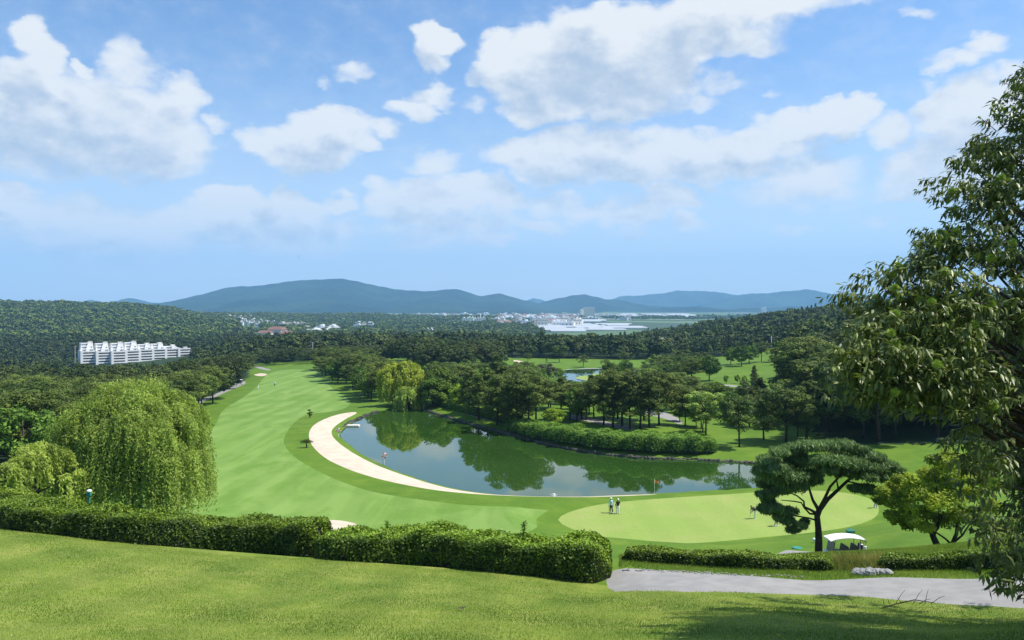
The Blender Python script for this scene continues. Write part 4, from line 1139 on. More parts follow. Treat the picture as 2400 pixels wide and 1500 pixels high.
# named trees
tree_at(BR, 1035, 948, 92, 'dark round tree standing right of the golden willow', wide=1.25)
tree_at(BL, 1082, 958, 62, 'pale feathery tree between the dark round tree and the tall lakeside pines', wide=1.1)
g1 = 'tall pines on the bank above the lake'
for a, b_, c in ((1100,968,112),(1122,984,112),(1142,976,118),(1165,995,122),(1188,1004,128),(1212,1006,132),(1238,1000,124),(1256,990,110),(1178,972,120),(1224,980,120)):
    tree_at(PC + PU, a, b_, c, 'one of the tall dark pines in the clump beyond the upper part of the lake', g1, wide=1.12)
tree_at(BL, 1298, 1000, 46, 'round light green bush tree at the lake side, between two pine clumps', wide=1.45)
for a, b_, c in ((1336,984,86),(1352,988,82),(1374,985,90),(1392,980,86)):
    tree_at(PU + BR, a, b_, c, 'one of the slim stemmed trees right of the round light green bush tree', 'slim trees behind the shore shrubs', wide=1.1)
for a, b_, c in ((1415,996,118),(1436,1002,126),(1458,998,130),(1476,1006,132),(1500,1004,134),(1522,1003,136),(1545,998,128),(1448,982,120),(1510,985,126)):
    tree_at(PC + PU, a, b_, c, 'one of the dark pines in the dense clump behind the shore shrubs, right of centre', 'dense pine clump right of centre', wide=1.05)
tree_at(PU, 1575, 960, 82, 'pine standing just right of the dense pine clump', wide=1.1)
tree_at(PU, 1606, 998, 90, 'pine with a thin trunk left of the bright green pine by the cart path', wide=1.0)
tree_at(PB, 1654, 1018, 104, 'bright green pine with a short trunk behind the end of the shore shrubs', wide=1.0)
tree_at(BL, 1632, 1000, 66, 'small light green tree tucked beside the bright green pine', wide=.9)
tree_at(PU, 1733, 1048, 122, 'lone dark pine with a straight trunk on the grass above the lake end', wide=1.0)
tree_at(PC, 1790, 1030, 108, 'dark pine between the lone pine and the wood at the right', wide=1.1)
tree_at(PU, 1842, 1036, 136, 'broad dark pine with layered limbs at the corner of the wood', wide=1.25)
tree_at(PC, 1890, 1030, 140, 'tall dark pine beside the broad layered pine at the wood edge', wide=1.1)
tree_at(BP, 1279, 893, 44, 'reddish dark round tree left of the far pond', wide=1.35)
tree_at(BL, 1309, 888, 28, 'small bright yellow green tree at the left end of the far pond', wide=1.1)
tree_at(BR, 1432, 902, 56, 'grey green round tree in front of the island in the far pond', wide=1.0)
tree_at(BR, 1466, 888, 46, 'pale round tree at the right of the island green', wide=1.0)
tree_at(PC, 1162, 920, 92, 'dark pointed pine rising behind the lakeside clump', wide=1.0)
tree_at(PC, 1768, 910, 56, 'single dark narrow pine on the sunlit meadow', wide=.75)
tree_at(FU, 1310, 850, 42, 'tall round topped pine on the far meadow', 'far meadow pines', wide=1.2)
tree_at(FU, 1237, 850, 24, 'small flat topped pine beside the far bunker', wide=1.2)
tree_at(FC, 1281, 851, 18, 'tiny dark cypress between the two far meadow pines', wide=.6)
for a, b_, c, l_ in ((1367,860,28,'low spreading pine on the far bank, left of its neighbours above the pond'),(1418,862,22,'middle low pine on the far bank above the pond'),(1462,860,36,'rounded pine on the far bank above the right end of the pond'),(1536,862,34,'wide grey green tree standing alone right of the far pond')):
    tree_at(FU if a != 1536 else FB, a, b_, c, l_, wide=1.4)
tree_at(PU, 1620, 898, 58, 'dark pine at the left foot of the sunlit meadow', wide=1.2)
tree_at(BR, 1662, 892, 62, 'round tree with bare stems at the left foot of the sunlit meadow', wide=1.2)
tree_at(PU, 1600, 892, 42, 'low dark pine left of the round tree on the meadow', wide=1.2)
for a, b_ in ((1702, 900), (1728, 898), (1745, 900)):
    tree_at(BL, a, b_, 22, 'one of the thin saplings along the meadow path', 'saplings along the meadow path', wide=.7)
for a, b_, c in ((1713,854,42),(1738,858,50),(1756,852,46),(1784,848,48),(1830,846,52),(1854,850,60)):
    tree_at(FU + FB, a, b_, c, 'one of the trees standing along the top edge of the sunlit meadow', 'trees along the top of the meadow', wide=1.1)

# clumps of mixed trees
def scatter(poly_px, spacing, kinds, label, group, hr=(.85, 1.15), d_range=(90, 480), test=None, seed=1, wide=1.0, cap=400, jit=.38):
    """trees on a jittered grid over a patch given by (column, distance) corners"""
    rg = random.Random(seed)
    P = np.array([((a - 1200) / F * d, d) for a, d in poly_px])
    lo, hi = P.min(0), P.max(0); out = []
    y = lo[1]
    while y < hi[1]:
        x = lo[0]
        while x < hi[0]:
            xx, yy = x + rg.uniform(-jit, jit) * spacing, y + rg.uniform(-jit, jit) * spacing
            if bool(inpoly(np.array([xx]), np.array([yy]), P)[0]) and (test is None or test(xx, yy)): out.append((xx, yy))
            x += spacing
        y += spacing
    rg.shuffle(out); out = out[:cap]
    zz = Hgt(np.array([q_[0] for q_ in out]), np.array([q_[1] for q_ in out]))
    for (xx, yy), z in zip(out, zz):
        s_ = rg.uniform(*hr)
        grow(rg.choice(kinds), (xx, yy, float(z) - .1), rg.uniform(0, 6.28), (s_ * wide, s_ * wide, s_), label, 'tree', group)
    return out
n0 = scatter([(-60, 98), (60, 98), (240, 130), (455, 163), (470, 180), (-120, 180)], 6.6, PU + BR[:1], 'one of the near pines in the wood at the left, beside the huge willow', 'near pines of the left wood', seed=3, wide=1.12)
n1 = scatter([(-60, 180), (472, 180), (525, 222), (-60, 222)], 7.0, PU, 'one of the crowded pines in the wood along the left side of the fairway', 'pines of the left wood', seed=4, wide=1.12)
n4 = scatter([(757, 392), (745, 330), (788, 280), (830, 245), (866, 212), (905, 206), (905, 260), (880, 330), (850, 400)], 7.6, PU + BP + BR + PU, 'one of the mixed trees along the right side of the fairway', 'trees right of the fairway', (.8, 1.12), seed=7, wide=1.2)
n6 = scatter([(1010, 240), (1100, 225), (1240, 235), (1290, 262), (1230, 330), (1040, 320), (1000, 280)], 6.6, PU + BR + FB, 'one of the mixed trees behind the lakeside pines', 'mixed trees behind the lakeside pines', (.6, .9), seed=9, wide=1.3)
n7 = scatter([(1290, 205), (1560, 205), (1640, 232), (1560, 285), (1290, 275)], 6.6, PU + BR + PB + BL[:1], 'one of the mixed trees between the far pond and the dense pine clump', 'mixed trees below the far pond', (.40, .62), seed=10, wide=1.35, test=lambda x, y: y < 232 or not (1300 < 1200 + F * x / y < 1500))
n8 = scatter([(1480, 290), (1640, 300), (1660, 330), (1640, 385), (1560, 400), (1520, 330)], 8.5, FU + BR, 'one of the trees left of the sunlit meadow', 'trees left of the meadow', (.55, .85), seed=11, wide=1.3)
n9 = scatter([(1560, 180), (1700, 175), (1790, 180), (1800, 205), (1600, 205)], 7.5, PU + BR, 'one of the trees in the hollow above the lone pine', 'trees in the hollow above the lone pine', (.5, .85), seed=12, wide=1.2)
scatter([(1560, 150), (1700, 143), (1900, 140), (1930, 185), (1800, 200), (1620, 195)], 8.2, PC + PU + BR[:1], 'one of the pines filling the slope around the lone pine', 'pines around the lone pine', (.5, .78), seed=31, wide=1.15, test=lambda x, y: not (1640 < 1200 + F * x / y < 1790 and y < 150))
scatter([(1275, 165), (1400, 160), (1410, 205), (1270, 205)], 6.6, PU + BR + PC, 'one of the trees filling the gap between the two pine clumps', 'trees between the two pine clumps', (.6, .9), seed=32, wide=1.25)
scatter([(1000, 185), (1090, 178), (1100, 225), (1000, 235)], 6.8, BR + PU + BL[:1], 'one of the trees behind the dark round tree at the lake top', 'trees behind the dark round tree', (.6, .95), seed=33, wide=1.25)
n10 = scatter([(1925, 137), (2040, 131), (2480, 130), (2480, 205), (1850, 205), (1880, 170)], 6.9, PU + PC, 'one of the tall shaded pines in the dark wood at the right', 'shaded pines of the right wood', (1.25, 1.7), seed=13, wide=1.2, cap=95)
print('TREES', [len(q_) for q_ in (n0, n1, n4, n6, n7, n8, n9, n10)])

# ------------------------------------------------------------------ woods that read as one mass: points instancing the object's own small tree models
def wood_mesh(name, patches, models, label, m_, seed):
    """patches: (polygon in (column, distance), spacing, (min, max) scale, test)"""
    rg = np.random.default_rng(seed)
    P, Sc, Kd = [], [], []
    for poly, sp_, sr, test, mr_ in patches:
        Q_ = np.array([((a - 1200) / F * d, d) for a, d in poly]); lo, hi = Q_.min(0), Q_.max(0)
        X, Y = np.meshgrid(np.arange(lo[0], hi[0], sp_), np.arange(lo[1], hi[1], sp_))
        X = X.ravel() + rg.uniform(-.45, .45, X.size) * sp_; Y = Y.ravel() + rg.uniform(-.45, .45, Y.size) * sp_
        k = inpoly(X, Y, Q_); X, Y = X[k], Y[k]
        if test is not None: k = test(X, Y); X, Y = X[k], Y[k]
        P.append(np.c_[X, Y, Hgt(X, Y) - .3]); Kd.append(rg.integers(mr_[0], mr_[1], len(X)) + 1); Sc.append(rg.uniform(sr[0], sr[1], len(X)) * (1 + .18 * np.sin(X / 31) * np.sin(Y / 37)))
    P = np.concatenate(P); Sc = np.concatenate(Sc); Kd = np.concatenate(Kd)
    V = [P]; role = [np.zeros(len(P))]; scl = [Sc]; kd = [Kd]; tn = [np.zeros(len(P))]; n_0 = len(P); Fs = []
    for i, (Vm, tm) in enumerate(models):
        Fs.append(np.arange(len(Vm)).reshape(-1, 4) + n_0); n_0 += len(Vm)
        V.append(Vm); role.append(np.full(len(Vm), i + 1)); scl.append(np.ones(len(Vm))); kd.append(np.zeros(len(Vm))); tn.append(tm)
    me = mesh(name, np.concatenate(V), Fs, m_, attrs={'role': np.concatenate(role), 'size': np.concatenate(scl), 'pick': np.concatenate(kd), 'tint': np.concatenate(tn)})
    o = link(name, me); tag(o, label, 'woods', kind='stuff')
    ng = bpy.data.node_groups.new(name, 'GeometryNodeTree')
    ng.interface.new_socket('Geometry', in_out='INPUT', socket_type='NodeSocketGeometry'); ng.interface.new_socket('Geometry', in_out='OUTPUT', socket_type='NodeSocketGeometry')
    N = ng.nodes; Lk = ng.links
    gi_ = N.new('NodeGroupInput'); go_ = N.new('NodeGroupOutput'); jn = N.new('GeometryNodeJoinGeometry')
    def attr(nm):
        n = N.new('GeometryNodeInputNamedAttribute'); n.data_type = 'FLOAT'; n.inputs[0].default_value = nm; return n.outputs[0]
    def eq(sock, val):
        n = N.new('FunctionNodeCompare'); n.data_type = 'FLOAT'; n.operation = 'EQUAL'; Lk.new(sock, n.inputs[0]); n.inputs[1].default_value = val; n.inputs['Epsilon'].default_value = .1; return n.outputs[0]
    def sepg(src, sel_):
        n = N.new('GeometryNodeSeparateGeometry'); n.domain = 'POINT'; Lk.new(src, n.inputs[0]); Lk.new(sel_, n.inputs[1]); return n.outputs[0]
    pts_ = sepg(gi_.outputs[0], eq(attr('role'), 0.0))
    mp_ = N.new('GeometryNodeMeshToPoints'); Lk.new(pts_, mp_.inputs[0])
    rv = N.new('FunctionNodeRandomValue'); rv.data_type = 'FLOAT'; rv.inputs[2].default_value = 0; rv.inputs[3].default_value = 6.283
    cx_ = N.new('ShaderNodeCombineXYZ'); Lk.new(rv.outputs[1], cx_.inputs[2])
    for i in range(len(models)):
        md = sepg(gi_.outputs[0], eq(attr('role'), float(i + 1)))
        ip = N.new('GeometryNodeInstanceOnPoints')
        Lk.new(mp_.outputs[0], ip.inputs['Points']); Lk.new(eq(attr('pick'), float(i + 1)), ip.inputs['Selection']); Lk.new(md, ip.inputs['Instance'])
        Lk.new(cx_.outputs[0], ip.inputs['Rotation']); Lk.new(attr('size'), ip.inputs['Scale'])
        Lk.new(ip.outputs[0], jn.inputs[0])
    Lk.new(jn.outputs[0], go_.inputs[0])
    md_ = o.modifiers.new('wood', 'NODES'); md_.node_group = ng
    print('WOOD', name, len(P))
    return o
def model(seed, H, Wd, n, per, size, kind='round'):
    rg = np.random.default_rng(seed); cen, rad = [], []
    for i in range(n):
        d = unit(rg.normal(size=3)); d[2] = abs(d[2]) * 1.2 - .25
        if kind == 'cone':
            f = (i + .5) / n; z = H * (.2 + .78 * f); r_ = Wd * (1 - f) ** .8 * rg.random() * .8; a = i * 2.4
            cen.append((r_ * math.cos(a), r_ * math.sin(a), z)); s_ = Wd * (.5 - .35 * f)
        else:
            cen.append((d[0] * Wd * .65, d[1] * Wd * .65, H * .55 + d[2] * H * .32)); s_ = Wd * rg.uniform(.32, .5)
        rad.append((s_, s_, s_ * .8))
    V, tn_ = clumps(cen, rad, per, size, up=.6, flat=.5, rg=rg, asp=.7)
    return V, tn_
mA = [model(1, 11, 4.4, 13, 30, .75), model(2, 10, 4.0, 11, 32, .72), model(3, 12, 4.6, 14, 28, .75), model(4, 13, 3.2, 12, 28, .6, 'cone')]
def crown_of(root):
    me = KIDS[root.name][1].data; V = np.empty(len(me.vertices) * 3, np.float32); me.vertices.foreach_get('co', V)
    a = np.empty(len(me.vertices), np.float32); me.attributes['tint'].data.foreach_get('value', a)
    return V.reshape(-1, 3), a
mB_ = [model(5, 11, 5.2, 9, 12, 1.5), model(6, 12, 5.6, 9, 12, 1.5), model(7, 10, 5.0, 8, 12, 1.4)]
def clear_apt(X, Y):
    c = 1200 + F * X / Y; lim = np.interp(c, [185, 300, 445], [853, 860, 836])
    block = (c > 180) & (c < 450) & (Y < 850) & (HY - F * (Hgt(X, Y) + 11.5) / Y < lim)
    return ~block
def clear_meadow(X, Y):
    c = 1200 + F * X / Y
    return ~((c > 880) & (c < 1960) & (Y < 490))
mN = [crown_of(r_) for r_ in FU + FB]
nA = len(mA)
wood_mesh('woods', [([(-200, 480), (2700, 480), (2700, 1010), (-200, 1010)], 8.2, (.6, 1.2), lambda X, Y: clear_apt(X, Y) & clear_meadow(X, Y), (0, nA)),
                    ([(-200, 262), (100, 262), (200, 300), (330, 340), (470, 420), (560, 480), (-200, 480)], 8.0, (.75, 1.0), clear_apt, (0, nA)),
                    ([(760, 480), (1900, 480), (1900, 520), (760, 520)], 7, (.8, 1.05), None, (0, nA)),
                    ([(100, 262), (545, 262), (580, 340), (588, 420), (470, 420), (330, 340), (200, 300)], 7.2, (.9, 1.15), clear_apt, (nA, nA + 5)),
                    ([(-60, 222), (530, 222), (545, 262), (300, 262), (-60, 262)], 6.8, (.9, 1.15), None, (nA, nA + 5)),
                    ([(585, 440), (762, 440), (800, 395), (900, 400), (900, 500), (560, 500)], 8.0, (.75, 1.0), None, (nA, nA + 5)),
                    ([(980, 350), (1120, 330), (1190, 390), (1180, 480), (990, 500), (900, 440), (900, 415)], 8.0, (.95, 1.25), None, (nA, nA + 5)),
                    ([(1850, 205), (2300, 205), (2300, 290), (1860, 290)], 7.5, (1.0, 1.35), None, (nA, nA + 5))],
          mA + mN, 'dark belt of mixed woods across the valley behind the golf course', M['farwood'], 5)
wood_mesh('hill_woods', [([(1860, 290), (2900, 290), (2900, 480), (1850, 480)], 8.0, (.85, 1.2), None, (0, nA)),
                    ([(1560, 700), (1960, 480), (2700, 480), (2700, 700)], 8.6, (.6, 1.2), lambda X, Y: (1200 + F * X / Y) > 1880, (0, nA)),
                    ([(1450, 640), (1900, 560), (3100, 700), (3100, 1350), (1500, 1350)], 9.4, (.55, 1.3), None, (0, nA))],
          mA, 'wooded hillside rising behind the meadow at the right', M['hillwood'], 6)
wood_mesh('far_hill_woods', [([(-260, 1040), (300, 1040), (480, 1150), (560, 1500), (560, 2350), (-260, 2350)], 12.5, (.6, 1.5), None, (0, 3)),
                    ([(420, 2350), (980, 2350), (1010, 3250), (420, 3250)], 15, (1.0, 1.5), lambda X, Y: np.sin(X / 90) * np.sin(Y / 70) > -.6, (0, 3)),
                    ([(560, 1010), (1240, 1010), (1240, 1500), (560, 1700)], 13, (.8, 1.2), lambda X, Y: np.sin(X / 40) * np.sin(Y / 60) > -.35, (0, 3)),
                    ([(620, 1500), (1290, 1500), (1240, 2200), (600, 2350)], 14, (.7, 1.3), lambda X, Y: np.sin(X / 55) * np.sin(Y / 48) > -.45, (0, 3)),
                    ([(1500, 3000), (2100, 3000), (2100, 3800), (1640, 3800)], 20, (.7, 1.4), lambda X, Y: np.sin(X / 80) * np.sin(Y / 90) > -.1, (0, 3)),
                    ([(980, 2200), (1240, 2200), (1240, 3300), (980, 3300)], 18, (.9, 1.4), lambda X, Y: np.sin(X / 60 + 1) * np.sin(Y / 90) > -.1, (0, 3)),
                    ([(1240, 2950), (1560, 2950), (1600, 3600), (1240, 3600)], 20, (.9, 1.3), lambda X, Y: np.sin(X / 70 + 1) * np.sin(Y / 120) > .2, (0, 3))],
          mB_, 'tree covered low hills beyond the white terraced building and around the villages', M['hillwood'], 7)

# unused models are taken out again
for L_ in (PU, PC, PB, BR, BL, BP, FU, FB, FC):
    for r_ in L_:
        if r_.name not in used:
            for k_ in KIDS.get(r_.name, []): bpy.data.objects.remove(k_)
            bpy.data.objects.remove(r_)

# ------------------------------------------------------------------ white terraced apartment building
def terraced():
    L0 = Vector((-430, 757, 0)); L1 = Vector((-348, 823, 0)); ax = (L1 - L0).normalized(); bk = Vector((-ax.y, ax.x, 0))
    if bk.y < 0: bk = -bk
    ang = math.atan2(ax.y, ax.x); Rm = Matrix.Rotation(ang, 3, 'Z')
    zb = -64.0; root = empty('apartment_building', (L0.x, L0.y, zb)); O = Vector((L0.x, L0.y, zb))
    tot = (L1 - L0).length; nb = 8; w = tot / nb; fh = 2.75
    body = MB()
    def P(u, v, z): return ax * u + bk * v + Vector((0, 0, z))
    tops = [17.2, 16.6, 16.4, 16.8, 17.0, 17.2, 17.0, 16.8]
    steps = [3, 3, 3, 3, 2, 2, 1, 0]; push = [0, -3.5, -7, -5, -3, -1.5, 0, 0]
    for i in range(nb):
        u0 = i * w; H0 = tops[i]; v0 = push[i]
        body.box(P(u0 + w / 2, v0 + 7, H0 / 2), (w - 1.2, 11, H0), M=Rm, mi=1)            # recessed storeys behind the balconies
        body.box(P(u0 + .7, v0 + 5.2, H0 / 2 + .6), (2.2, 14.5, H0 + 1.4), M=Rm)          # pier wall
        nf = int(H0 // fh)
        for k in range(nf + 1):
            z = H0 - k * fh
            bm_ = MB(); bm_.box((0, 0, 0), (w - 2.1, 2.6, .35)); bm_.box((0, -1.2, .62), (w - 2.1, .18, .95))
            o = bm_.link('balcony', M['white'], root); o.location = P(u0 + w / 2 + .6, v0 + .4, z - .3); o.rotation_euler = (0, 0, ang)
            if k and k < 6:
                wm = MB()
                for q_ in range(4): wm.box((-3.6 + q_ * 2.4, 0, 0), (1.9, .12, 1.6))
                o = wm.link('window', M['glassdark'], root); o.location = P(u0 + w / 2 + .6, v0 + 1.38, z + .55); o.rotation_euler = (0, 0, ang)
        for s_ in range(steps[i]):
            z0 = H0 + s_ * fh
            body.box(P(u0 + w / 2 + s_ * .3, v0 + 9 + s_ * 2.4, z0 + fh / 2), (w - 1.2 - s_ * .5, 9, fh), M=Rm, mi=0)
            body.box(P(u0 + w / 2 + .5, v0 + 4.4 + s_ * 2.4, z0 + fh * .82 + .25), (w - 2.6, .25, .9), M=Rm)
            if s_ < steps[i] - 0:
                body.box(P(u0 + w / 2 + .4, v0 + 4.55 + s_ * 2.4, z0 + fh * .45), (w - 4.2, .3, 1.3), M=Rm, mi=1)
            body.box(P(u0 + w - 2.8 - (steps[i] - s_) * 1.2, v0 + 5.4 + s_ * 2.4, z0 + fh * .7), (3.4, 6, fh * 1.1), M=Rm)
        tz = H0 + steps[i] * fh
        tw = MB(); tw.box((0, 0, tz / 2 + .6), (3.6, 5, tz + 1.2)); tw.box((0, 0, tz + 1.35), (4.0, 5.4, .3))
        o = tw.link('stair_tower', M['cream'], root); o.location = P(u0 + w - 3.0, v0 + 10.5, 0); o.rotation_euler = (0, 0, ang)
    body.link('wall', [M['white'], M['greyroof']], root)
    tag(root, 'long white stepped apartment building above the left wood', 'building')
terraced()

# ------------------------------------------------------------------ distant slab towers
def slab(px, d, wd, nfl, depth, label, colr='cream', rz=0.0, nb=4, zb=None, group=None):
    x, y = (px - 1200) / F * d, d; z = h1(x, y) if zb is None else zb
    root = empty('apartment_tower', (x, y, z), rz); H_ = nfl * 2.9; mb = MB()
    mb.box((0, 0, H_ / 2), (wd, depth, H_))
    for k in range(nb): mb.box(((k + .5) / nb * wd - wd / 2, 1, H_ + 2), (wd / nb * .3, depth * .5, 4))
    mb.link('wall', M[colr], root)
    for k in range(nb):
        wm = MB()
        for f in range(nfl):
            for q_ in (-1, 1): wm.box(((k + .5) / nb * wd - wd / 2 + q_ * wd / nb * .22, -depth / 2 - .05, f * 2.9 + 1.7), (wd / nb * .22, .12, 1.3))
        wm.link('window', M['glassdark'], root)
    return tag(root, label, 'building', group)
slab(1363, 3560, 16, 13, 14, 'narrow pale tower at the left end of the big distant apartment slab', 'cream', .5, 2)
slab(1380, 3600, 56, 16, 14, 'big pale pink apartment slab standing alone in the distant town', 'cream', .1, 5)
for i, (a, d, w_, f_, l_) in enumerate(((1092, 2500, 26, 5, 'low white block at the left of the row of distant blocks below the mountain'), (1104, 2470, 18, 6, 'second white block from the left in the distant row'), (1117, 2490, 20, 5, 'middle white block of the distant row'), (1130, 2480, 22, 6, 'right hand white block of the distant row'))):
    slab(a, d, w_, f_, 12, l_, 'white', .1 * i - .2, 2)
slab(1790, 5200, 34, 14, 18, 'pale tower alone at the foot of the far right mountains', 'white', .2, 2)
slab(1003, 1650, 26, 3, 14, 'white flat building in the trees right of the middle villages', 'white', .3, 3)

# ------------------------------------------------------------------ houses
def house_model(seed, wall, roof, w_=9, dp=7.5, h=4.6, gable=True):
    rg = random.Random(seed); mb = MB()
    mb.box((0, 0, h / 2 - .5), (w_, dp, h + 1), mi=0)
    if gable:
        r_ = 2.4; a, b_ = w_ / 2 + .5, dp / 2 + .5
        V = [(-a, -b_, h), (a, -b_, h), (a, b_, h), (-a, b_, h), (-a + 1.5, 0, h + r_), (a - 1.5, 0, h + r_)]
        mb.add(V, [(0, 1, 5, 4), (2, 3, 4, 5), (1, 2, 5), (3, 0, 4), (3, 2, 1, 0)], 1)
    else:
        mb.box((0, 0, h + .25), (w_ + .6, dp + .6, .5), mi=1); mb.box((w_ * .2, .5, h + 1.4), (w_ * .3, dp * .4, 2), mi=0)
    for k in range(3): mb.box((-w_ * .3 + k * w_ * .3, -dp / 2 - .05, h * .55), (1.4, .12, 1.5), mi=2)
    return mb.mesh('house', [M[wall], M[roof], M['glassdark']])
HM = [house_model(1, 'white', 'greyroof'), house_model(2, 'white', 'blueroof', 12, 9, 6, False), house_model(3, 'cream', 'redroof', 10, 8, 5.2), house_model(4, 'cream', 'greyroof', 14, 9, 7, False), house_model(5, 'white', 'white', 18, 12, 5, False), house_model(6, 'cream', 'redroof', 13, 9, 7)]
hrg = random.Random(77)
def village(cols, rows_d, n, models, label, group, sc=(.8, 1.2), lift=0.0):
    """houses between two columns and two distances"""
    done = []
    tries = 0
    while len(done) < n and tries < n * 40:
        tries += 1
        d = hrg.uniform(*rows_d); c = hrg.uniform(*cols); x = (c - 1200) / F * d
        if any((x - a) ** 2 + (d - b_) ** 2 < 15 ** 2 for a, b_ in done): continue
        done.append((x, d))
    for x, d in done:
        o = link('house', hrg.choice(models), None, (x, d, h1(x, d) + lift)); o.rotation_euler = (0, 0, hrg.uniform(-.5, .5)); s_ = hrg.uniform(*sc); o.scale = (s_, s_, s_)
        tag(o, label, 'house', group)
village((508, 612), (2340, 2560), 46, [HM[0], HM[1], HM[2], HM[3]], 'one of the white houses on the slope below the orange earth cut', 'houses below the earth cut', (1.0, 1.5), 2)
village((560, 640), (2050, 2300), 20, [HM[0], HM[1], HM[3]], 'one of the scattered white houses right of the earth cut village', 'scattered houses in the left valley', (1, 1.4), 2)
village((655, 712), (2000, 2250), 34, [HM[2], HM[0], HM[3], HM[4]], 'one of the close packed pale houses in the village above the fairway end', 'village above the fairway end', (1, 1.4), 3)
village((720, 792), (1500, 1900), 16, [HM[0], HM[4], HM[1]], 'one of the white sheds and houses right of the packed village', 'sheds right of the packed village', (1.1, 1.6), 4)
village((835, 890), (1900, 2200), 14, [HM[0], HM[1]], 'one of the white houses in the trees under the middle of the mountain', 'houses under the middle of the mountain', (1, 1.5), 4)
village((1160, 1350), (2100, 3900), 170, HM[:5], 'one of the small houses crowding the distant town', 'houses of the distant town', (1.6, 2.6), 1)
village((1350, 1480), (2900, 4300), 50, HM[:5], 'one of the houses right of the big distant apartment slab', 'houses beyond the greenhouses', (1.2, 2.0), 0)
village((980, 1170), (3400, 4700), 34, HM[:5], 'one of the white houses along the foot of the mountain', 'houses along the mountain foot', (1.4, 2.4), 0)
for (a, b_, d, m_, s_, l_) in ((622, 790, 960, 5, 1.25, 'reddish villa half hidden in trees, leftmost of three on the valley edge'), (650, 786, 1000, 5, 1.6, 'broad reddish villa in the middle of the three on the valley edge'), (672, 790, 970, 2, 1.5, 'pale reddish villa at the right of the three on the valley edge'),
                           (700, 797, 940, 3, 1.0, 'low white house right of the three reddish villas'), (757, 795, 930, 1, 1.2, 'white flat roofed house above the middle of the fairway trees'), (802, 806, 800, 5, 1.2, 'reddish house showing above the trees right of the fairway end'),
                           (1552, 803, 640, 0, .9, 'small white roofed house in the woods below the right hillside'), (1640, 806, 610, 1, .8, 'low white building in the woods left of the tall pole')):
    x, y = (a - 1200) / F * d, d
    o = link('house', HM[m_], None, (x, y, -(b_ + 6 - HY) / F * d)); o.scale = (s_, s_, s_); o.rotation_euler = (0, 0, hrg.uniform(-.4, .4)); tag(o, l_, 'house')
# orange earth cut behind the village
mb = MB(); erg = random.Random(3); rows = []
for j in range(9):
    for i in range(17):
        u = i / 16; v = j / 8
        hgt = 30 * math.sin(math.pi * min(1, u * 1.15)) ** .8 * (1 - abs(v - .6) ** 1.6 * 1.9) if u * 1.15 < 1 else 0
        rows.append(((u - .5) * 96, v * 90 - 45, max(hgt, -2) + erg.uniform(-1, 1)))
mb.add(rows, [(j * 17 + i, j * 17 + i + 1, (j + 1) * 17 + i + 1, (j + 1) * 17 + i) for j in range(8) for i in range(16)])
o = mb.link('earth_cut', M['earth'], smooth=True); x = (520 - 1200) / F * 2600; o.location = (x, 2600, -(771 - HY) / F * 2600 + 2); tag(o, 'bare orange hill cut above the white village', 'earth cut', kind='structure')

# ------------------------------------------------------------------ greenhouses on the plain
def greenhouse_model(n, L_):
    mb = MB(); w = 8.0
    for k in range(n):
        P_ = [(w / 2 * math.cos(a), 1.6 + 2.6 * math.sin(a)) for a in np.linspace(0, math.pi, 7)]
        V = []
        for xx in (-L_ / 2, L_ / 2):
            V += [(xx, k * w + w / 2, 0)] + [(xx, k * w + p_[0], p_[1]) for p_ in P_] + [(xx, k * w - w / 2, 0)]
        m_ = 9
        mb.add(V, [(q_, q_ + 1, m_ + q_ + 1, m_ + q_) for q_ in range(m_ - 1)] + [tuple(range(m_ - 1, -1, -1)), tuple(range(m_, 2 * m_))])
    return mb.mesh('greenhouse', M['poly'])
GMs = [greenhouse_model(8, 80), greenhouse_model(6, 110), greenhouse_model(11, 60)]
for k, (c0, c1, d0_, d1_, st_, gl) in enumerate(((1290, 1478, 1640, 2350, 74, 'greenhouses nearest the dark wood'), (1475, 1625, 3500, 4900, 120, 'greenhouses far out on the plain'), (1370, 1450, 2500, 2900, 90, 'greenhouses near the town'))):
    d = d0_
    while d < d1_:
        x = (c0 - 1200) / F * d + (hrg.uniform(0, 60) if d < 1900 else 0)
        lim = (c1 - (0 if d > 1900 else 40) - 1200) / F * d
        while x < lim:
            if hrg.random() < .80:
                m_ = hrg.choice(GMs); o = link('greenhouse', m_, None, (x, d, h1(x, d) + .3)); s_ = 1.0 if k == 0 else 1.4; o.scale = (s_, s_, s_); o.rotation_euler = (0, 0, hrg.choice((0, .02, -.03)))
                tag(o, ('one of the white greenhouse blocks laid out behind the dark belt of woods', 'one of the white greenhouse blocks far out beyond the hillside', 'one of the white greenhouse blocks in front of the big apartment slab')[k], 'greenhouse', gl)
            x += (96 if k == 0 else 150)
        d += st_

# ------------------------------------------------------------------ poles
def utility_pole(px, py, d, h, label, arms=2):
    x, y = (px - 1200) / F * d, d; root = empty('utility_pole', (x, y, -(py - HY) / F * d)); mb = MB()
    mb.tube([(0, 0, -1), (0, 0, h)], [.24, .15], 8); mb.link('pole', M['concrete'], root, True)
    for k in range(arms):
        a = MB(); a.box((0, 0, h - .6 - k * 1.1), (2.2, .12, .12))
        for q_ in (-1, -.4, .4, 1): a.tube([(q_, 0, h - .55 - k * 1.1), (q_, 0, h - .3 - k * 1.1)], .06, 6)
        a.link('crossarm', M['metal'], root)
    tag(root, label, 'utility pole')
utility_pole(1808, 846, 372, 12.2, 'tall thin utility pole on the top edge of the sunlit meadow')
utility_pole(176, 872, 610, 21, 'utility pole left of the white terraced building', 3)
utility_pole(733, 830, 470, 7.5, 'pale pole above the pines at the end of the fairway', 1)
utility_pole(1618, 806, 650, 5.5, 'short pale pole beside the house in the woods', 1)

